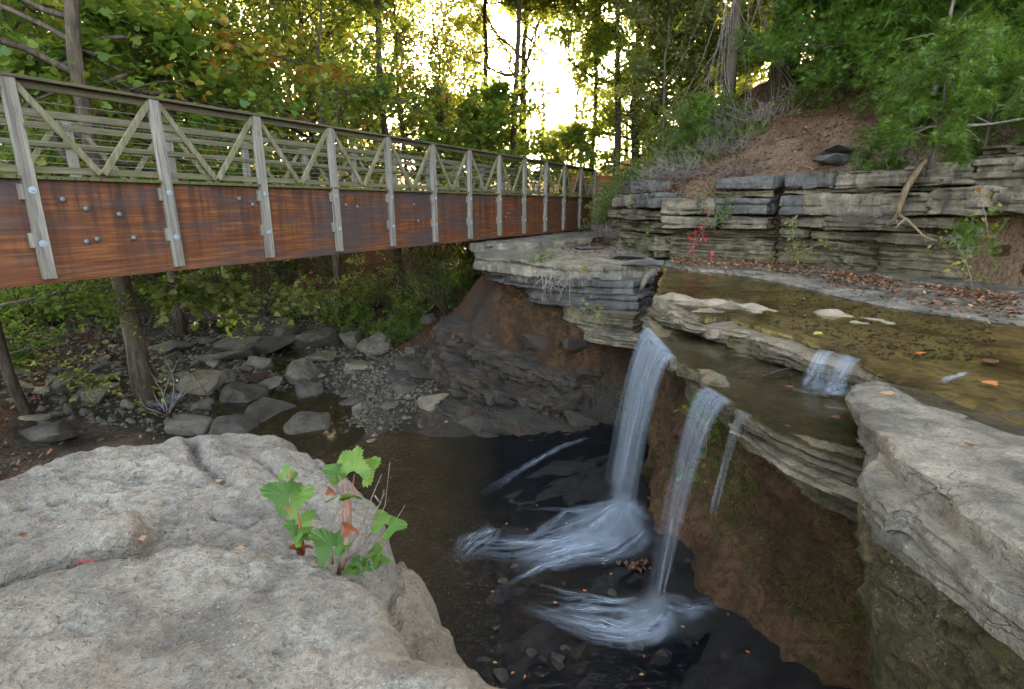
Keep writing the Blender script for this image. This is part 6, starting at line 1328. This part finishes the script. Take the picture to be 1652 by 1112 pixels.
# leaf litter
def litter(name, P, size, label, mat='litter', up=1.6): 
    return tag(link(name, leaf_mesh(name, P, size, 'oval', rs, up), M[mat]), label, 'leaf litter', kind='stuff')
n = 26000; gx = rs.uniform(-15, -1.2, n); gy = rs.uniform(6, 27, n); gzv = np.array([gz(a, b) for a, b in zip(gx, gy)])
ok = rs.uniform(0, 1, n) < np.clip((gzv + 4.1) / .8, 0.03, 1) * (.35 + .65 * (fbm(P3(gx * .6, gy * .6), 3, 6) > -.1))
litter('leaf_litter', np.stack([gx, gy, gzv + .015], 1)[ok], .10, 'brown fallen leaves covering the far creek bank')
n = 30000; gx = rs.uniform(3.4, 11, n); gy = rs.uniform(6, 20, n); hd_ = sdist(hill_poly, gx, gy); gzv = np.array([hz(a, b) for a, b in zip(gx, gy)])
ok = (hd_ > .35) & (rs.uniform(0, 1, n) < np.where(gx + gy * .1 < 6.9, .95, .5))
litter('leaf_litter', np.stack([gx, gy, gzv - .03], 1)[ok], .075, 'dry brown leaves strewn over the hillside above the cliff')
Q = []
for k in range(5200):
    px = rnd.uniform(1085, 1645); f = (px - 1085) / 560; base = np.interp(px, [1085, 1250, 1450, 1640], [420, 424, 452, 478]); py = base + abs(rnd.gauss(0, 1)) * (4 + 9 * f) + rnd.uniform(-3, 8 * f)
    x, y = onz(px, py, -1.26); Q.append((x, y, -1.245 if py < np.interp(px, [1100, 1290, 1440, 1640], [427, 441, 471, 493]) else -1.305))
litter('leaf_litter', np.array(Q), .075, 'reddish brown fallen leaves drifted along the foot of the cliff')
Q = []
for k in range(420):
    px = rnd.uniform(900, 1050); py = 392 + abs(rnd.gauss(0, 7)) + (px - 900) * .1; x, y = onz(px, py, -1.19); Q.append((x, y, -1.185))
litter('leaf_litter', np.array(Q), .09, 'brown leaves gathered at the back of the overhanging ledge')
# scattered autumn leaves, one by one
def one_leaf(name, label, loc, size, col, kind='lobed', rz=0, tilt=(.1, .1), group=None):
    T, Fc = LEAF[kind]; me = bpy.data.meshes.new(name); me.from_pydata([tuple(v * size) for v in T], [], Fc); o = link(name, me, col, loc=loc, rot=(tilt[0], tilt[1], rz)); return tag(o, label, 'leaf', group)
def lm(name, c): return leaf_mat(name, [(0, tuple(q * .8 for q in c)), (1, c)], .15, 0, .7)
LM = dict(tan=lm('tan_dead_leaf', (.42, .27, .13)), orange=lm('orange_dead_leaf', (.5, .17, .05)), brown=lm('brown_dead_leaf', (.14, .06, .03)), yellow=lm('yellow_green_dead_leaf', (.32, .34, .06)), red=lm('red_dead_leaf', (.35, .04, .03)), pink=lm('pinkish_dead_leaf', (.5, .28, .2)))
def drop(px, py, z, size, c, lab, kind='lobed', group=None, lift=.008):
    x, y = onz(px, py, z); one_leaf('fallen_leaf', lab, (x, y, z + lift), size, LM[c], kind, rnd.uniform(0, 6.28), (rnd.gauss(0, .12), rnd.gauss(0, .12)), group)
drop(1313, 538, UP, .13, 'yellow', 'large yellow green leaf lying in the shallow creek above the cascade'); drop(1490, 570, UP, .10, 'orange', 'orange leaf lying in the creek above the right hand rock'); drop(1592, 616, UP, .10, 'orange', 'pale orange leaf near the right edge of the creek'); drop(1604, 587, UP, .12, 'brown', 'dark curled leaf in the creek near the right edge')
drop(1275, 626, LOW, .07, 'orange', 'orange leaf beside the driftwood twig'); drop(1328, 641, LOW, .07, 'brown', 'brown leaf clump below the small cascade'); drop(1355, 676, LOW, .06, 'brown', 'brown leaf on the lower shelf near the grey rock'); drop(1440, 638, -1.34, .09, 'tan', 'tan leaf on top of the grey rock rim')
drop(1566, 718, -1.30, .06, 'brown', 'small brown leaf on the grey rock top'); drop(1362, 480, UP, .06, 'red', 'red leaf in the creek behind the dry tan bed'); drop(1115, 543, LOW, .06, 'red', 'reddish leaf on the lower shelf near the tall fall')
for px, py, c in ((404, 740, 'orange'), (362, 778, 'tan'), (70, 822, 'orange'), (50, 762, 'tan'), (110, 857, 'pink'), (40, 872, 'brown'), (232, 878, 'pink'), (418, 760, 'pink'), (390, 885, 'tan'), (265, 757, 'brown')):
    drop(px, py, -1.13 if py < 850 else -1.06, .05, c, 'small dry curled leaf lying on the rough grey boulder', 'oval', 'dry leaves on the grey boulder', .012)
for px, py in ((500, 818), (512, 838), (525, 848), (508, 832), (530, 835)): drop(px, py, -1.17, .085, 'tan', 'dry tan leaf caught behind the sapling stems', 'lobed', 'dry leaves behind the sapling', .02)
for k in range(30):
    px = rnd.uniform(780, 1250); py = rnd.uniform(780, 1085); x, y = onz(px, py, POOL + .05); one_leaf('fallen_leaf', 'tiny wet autumn leaf on the dark rock below the falls', (x, y, max(gz(x, y), POOL) + .012), .05, LM[('yellow', 'orange', 'red', 'tan')[k % 4]], 'oval', rnd.uniform(0, 6), (0, 0), 'wet leaves below the falls')
x, y = onz(1025, 912, POOL + .03)
Q = np.array([(x + rnd.gauss(0, .09), y + rnd.gauss(0, .06), max(gz(x, y), POOL) + .02 + rnd.uniform(0, .03)) for _ in range(40)]); tag(link('leaf_clump', leaf_mesh('leaf_clump', Q, .07, 'oval', rs, 1.2), M['litter']), 'clump of sodden red brown leaves on the dark rock between the falls', 'leaves')
# drips shining on the mossy side of the near right rock
from mathutils.bvhtree import BVHTree
bv = []
for o in rr.children:
    if o.name.startswith(('mossy_layer', 'rock_layer')): bv.append(BVHTree.FromPolygons([v.co[:] for v in o.data.vertices], [p.vertices[:] for p in o.data.polygons]))
def hit(px, py):
    r = Vector(ray(px, py)).normalized(); best = None
    for b in bv:
        h_ = b.ray_cast(Vector((0, 0, 0)), r)
        if h_[0] is not None and (best is None or h_[3] < best[1]): best = (h_[0] - r * .006, h_[3])
    return best and best[0]
Q = []
for a_, b_ in [((1432, 880), (1500, 1090)), ((1445, 870), (1530, 1090)), ((1470, 930), (1540, 1080)), ((1440, 900), (1462, 1000)), ((1460, 880), (1520, 1010)), ((1455, 960), (1475, 1090)), ((1480, 900), (1560, 1000))]:
    for k in range(26):
        f = rnd.random(); p_ = hit(a_[0] + (b_[0] - a_[0]) * f + rnd.gauss(0, 4), a_[1] + (b_[1] - a_[1]) * f)
        if p_ is not None: Q.append(p_[:])
tag(link('water_drips', leaf_mesh('water_drips', np.array(Q), .014, 'blade', rs, 0, np.tile([[0, 0, -8.0]], (len(Q), 1))), simple('shining_drip', (.6, .62, .62), .15)), 'shining drips running down the mossy side of the layered rock', 'drips', kind='stuff')
# driftwood on the lower shelf
t = MB(); A = [(*onz(1230, 612, LOW), LOW + .03), (*onz(1250, 606, LOW), LOW + .04), (*onz(1275, 602, LOW), LOW + .05), (*onz(1280, 592, LOW + .1), LOW + .10), (*onz(1268, 584, LOW + .15), LOW + .14), (*onz(1258, 580, LOW + .16), LOW + .12)]
t.tube(A, [.010, .013, .016, .015, .012, .008], 7); t.tube([A[1], (*onz(1215, 603, LOW), LOW + .02)], [.008, .004], 5)
tag(link('driftwood_twig', t.mesh('driftwood_twig', smooth=True), M['bark_dark']), 'dark hooked driftwood twig on the lower shelf left of the small cascade', 'twig')
# grass in the crack of the slab
rsg = np.random.default_rng(3); Q = []
for k in range(200):
    f = rnd.random(); px = 16 + 175 * f + rnd.gauss(0, 2); py = np.interp(px, [16, 60, 140, 200], [950, 935, 908, 916]) + rnd.gauss(0, 2); x, y = onz(px, py, -1.08); Q.append((x, y, -1.095))
tag(link('crack_grass', leaf_mesh('crack_grass', np.array(Q), .035, 'blade', rsg, .9), LM['tan']), 'dry straw grass lying in the crack of the grey slab', 'grass', kind='stuff')
x, y = onz(138, 915, -1.07); cluster('sprig', 'tiny red sprig growing in the grassy crack of the slab', [(x, y, -1.09), (x + .01, y, -1.05)], 14, .016, 'oval', 'leaf_red', .010, 33)

# ================================================================== sycamore sapling at the rim of the slab
SY = 1.40
def sp(px, py, dy=0): return Vector(atY(px, py, SY + dy))
sap = thing('sycamore_sapling', 'leafy green sycamore sapling growing in the joint at the rim of the grey slab', 'sapling', sp(548, 920))
so = sp(548, 920)
def stem_mat():
    t = NT('sapling_stem'); n = t.noise(t.coord(), 40, 4); return t.done(t.bsdf(t.mix(n, (.10, .06, .04), (.24, .17, .12)), .8, t.bump(n, .4, .004)))
M['sap_stem'] = stem_mat(); M['sap_red'] = simple('reddish_petiole', (.22, .07, .05), .6)
def stem(pts, r, m, nm='stem'):
    q = [Vector(p) - so for p in pts]; rr = [r * (1 - .55 * k / max(1, len(q) - 1)) for k in range(len(q))]
    link(nm, MB().tube(q, rr, 8).mesh(nm, smooth=True), m, sap)
stem([sp(548, 925), sp(553, 900), sp(560, 870), sp(564, 845), sp(562, 825), sp(560, 805)], .0105, M['sap_stem'])
for pts in ([(562, 850), (558, 815), (553, 790), (548, 768)], [(565, 850), (566, 815), (568, 790), (572, 765)], [(561, 845), (562, 810), (561, 790), (560, 770)], [(558, 870), (552, 830), (556, 800)]): stem([sp(*p, .02 * k) for k, p in enumerate(pts)], .0035, M['sap_red'])
stem([sp(490, 893, .05), sp(487, 865, .05), sp(482, 840, .05), sp(475, 810, .05), sp(468, 778, .05), sp(466, 760, .05)], .005, M['sap_red'])
stem([sp(537, 910), sp(536, 895), sp(536, 882)], .003, M['sap_red'])
rt = random.Random(12)
for pts in ([(552, 912), (580, 888), (604, 852), (622, 815), (628, 745)], [(555, 905), (590, 880), (625, 855), (640, 838), (655, 815)], [(560, 890), (585, 850), (600, 800), (615, 765)], [(600, 830), (612, 812), (618, 790)], [(604, 800), (612, 812), (620, 795)], [(556, 885), (548, 840), (543, 815)], [(600, 850), (606, 838), (605, 825)], [(615, 940), (622, 920), (628, 905)], [(582, 905), (585, 880), (592, 850)]):
    stem([sp(p[0] + rt.gauss(0, 1), p[1], .03 * k) for k, p in enumerate(pts)], .0026, M['twig'], 'bare_twig')
def big_leaf(px, py, size, rot, m='sapling_leaf', dy=0, nm='leaf'):
    """lobed leaf with toothed rim, folded along the ribs; rot = (tilt back, roll, heading)"""
    rl = random.Random(px * 7 + py); n = 64; v = [(0, 0, 0)]; ring = []
    for r_ in (.5, 1.0):
        for k in range(n + 1):
            a = math.radians(-138 + 276 * k / n); lob = .5 + .5 * math.cos(a * 3.05); tooth = .05 * math.cos(k * 2.2) if r_ == 1 else 0
            R = (.50 + .34 * max(0, lob) ** 1.2 * (1 - .25 * (abs(a) / 2.4)) + tooth) * r_; x, y = R * math.sin(a), .10 + R * math.cos(a)
            z = .13 * (1 - lob) * R - (.16 + .22 * rl.random()) * R * R + .05 * math.sin(a * 2 + rl.random()) * R; v.append((x, y, z))
    f = [(0, 1 + k, 2 + k) for k in range(n)] + [(1 + k, n + 2 + k, n + 3 + k, 2 + k) for k in range(n)]
    me = bpy.data.meshes.new(nm); me.from_pydata([(a * size, b * size, c * size) for a, b, c in v], [], f); me.polygons.foreach_set('use_smooth', [True] * len(me.polygons))
    o = link(nm, me, M[m], sap, loc=sp(px, py, dy) - so, rot=rot); return o
def veined():
    t = NT('veined_sapling_leaf'); x, y, z = t.xyz(); oi = t.n('ObjectInfo').outputs['Random']
    ang = t.math('ARCTAN2', x, t.math('ADD', y, .002)); v = t.math('ABSOLUTE', t.math('SINE', t.math('MULTIPLY', ang, 3.05)))
    vm = t.ramp(v, [(.0, 1.0), (.09, 0.0)]); n = t.noise(t.coord(rnd=True), 60, 4)
    base = t.mix(oi, (.035, .10, .018), (.12, .23, .025)); base = t.mix(t.math('MULTIPLY', n, .5), base, (.035, .11, .02)); col = t.mix(t.math('MULTIPLY', vm, .45), base, (.24, .34, .09))
    col = t.mix(t.ramp(t.noise(t.coord(rnd=True), 22, 3), [(.66, 0.0), (.72, .8)]), col, (.24, .10, .03))
    p = t.bsdf(col, .42, t.bump(t.math('SUBTRACT', n, vm), .5, .003), .4); tl = t.n('BsdfTranslucent'); t.put(tl.inputs[0], t.mix(.4, col, (.35, .42, .03)))
    mx = t.n('MixShader'); mx.inputs[0].default_value = .35; t.put(mx.inputs[1], p); t.put(mx.inputs[2], tl.outputs[0]); return t.done(mx.outputs[0])
M['sapling_leaf'] = veined()
R = math.radians
for px, py, px_w, rot, dy in [
    (560, 752, 66, (R(40), 0, R(15)), .05), (585, 760, 74, (R(30), R(20), R(-40)), .08), (570, 758, 80, (R(55), R(-10), R(-15)), .0), (545, 762, 56, (R(20), R(-25), R(70)), .02), (592, 758, 50, (R(60), R(30), R(-60)), .03), (540, 770, 44, (R(-30), 0, R(80)), -.02),
    (556, 798, 66, (R(-12), R(30), R(95)), -.03), (562, 800, 52, (R(-10), R(-20), R(-85)), -.03),
    (464, 800, 88, (R(35), R(-25), R(85)), 0), (470, 806, 80, (R(30), R(40), R(-60)), .03), (474, 800, 50, (R(50), 0, R(-20)), .08), (463, 768, 40, (R(70), 0, R(20)), .05), (467, 772, 36, (R(45), R(30), R(-65)), .06),
    (486, 846, 62, (R(45), R(20), R(-35)), .05), (480, 852, 52, (R(30), R(-20), R(75)), .05), (482, 860, 50, (R(20), 0, R(-70)), .02), (488, 872, 40, (R(10), 0, R(60)), .0),
    (535, 882, 86, (R(40), R(-10), R(65)), -.02), (540, 878, 60, (R(45), R(15), R(-30)), .0), (545, 880, 46, (R(5), R(20), R(-80)), -.01),
    (620, 845, 66, (R(28), R(10), R(35)), .05), (628, 848, 62, (R(8), R(25), R(-85)), .05),
    (600, 900, 50, (R(40), R(10), R(-45)), .05), (590, 905, 46, (R(35), R(-20), R(-75)), .04), (585, 910, 44, (R(30), R(10), R(50)), .02), (578, 916, 40, (R(10), 0, R(80)), 0), (612, 905, 42, (R(10), R(10), R(-95)), .06), (605, 893, 40, (R(60), 0, R(-20)), .06), (572, 912, 30, (R(40), 0, R(10)), 0), (566, 918, 34, (R(-10), 0, R(110)), -.02), (588, 916, 30, (R(-10), 0, R(-100)), -.03)]:
    big_leaf(px, py, px_w * SY / 760 / 1.95, (rot[0], rot[1], rot[2]), dy=dy)
M['dead_big'] = LM['brown']
M['dead_red'] = lm('curled_rust_leaf', (.20, .055, .022))
big_leaf(566, 856, .045, (R(75), R(20), R(160)), 'dead_red', -.03, 'dead_leaf'); big_leaf(490, 885, .045, (R(60), R(40), R(170)), 'dead_red', .02, 'dead_leaf'); big_leaf(482, 890, .05, (R(70), R(-30), R(150)), 'dead_red', .02, 'dead_leaf'); big_leaf(534, 795, .025, (R(80), 0, R(170)), 'dead_red', .02, 'dead_leaf')
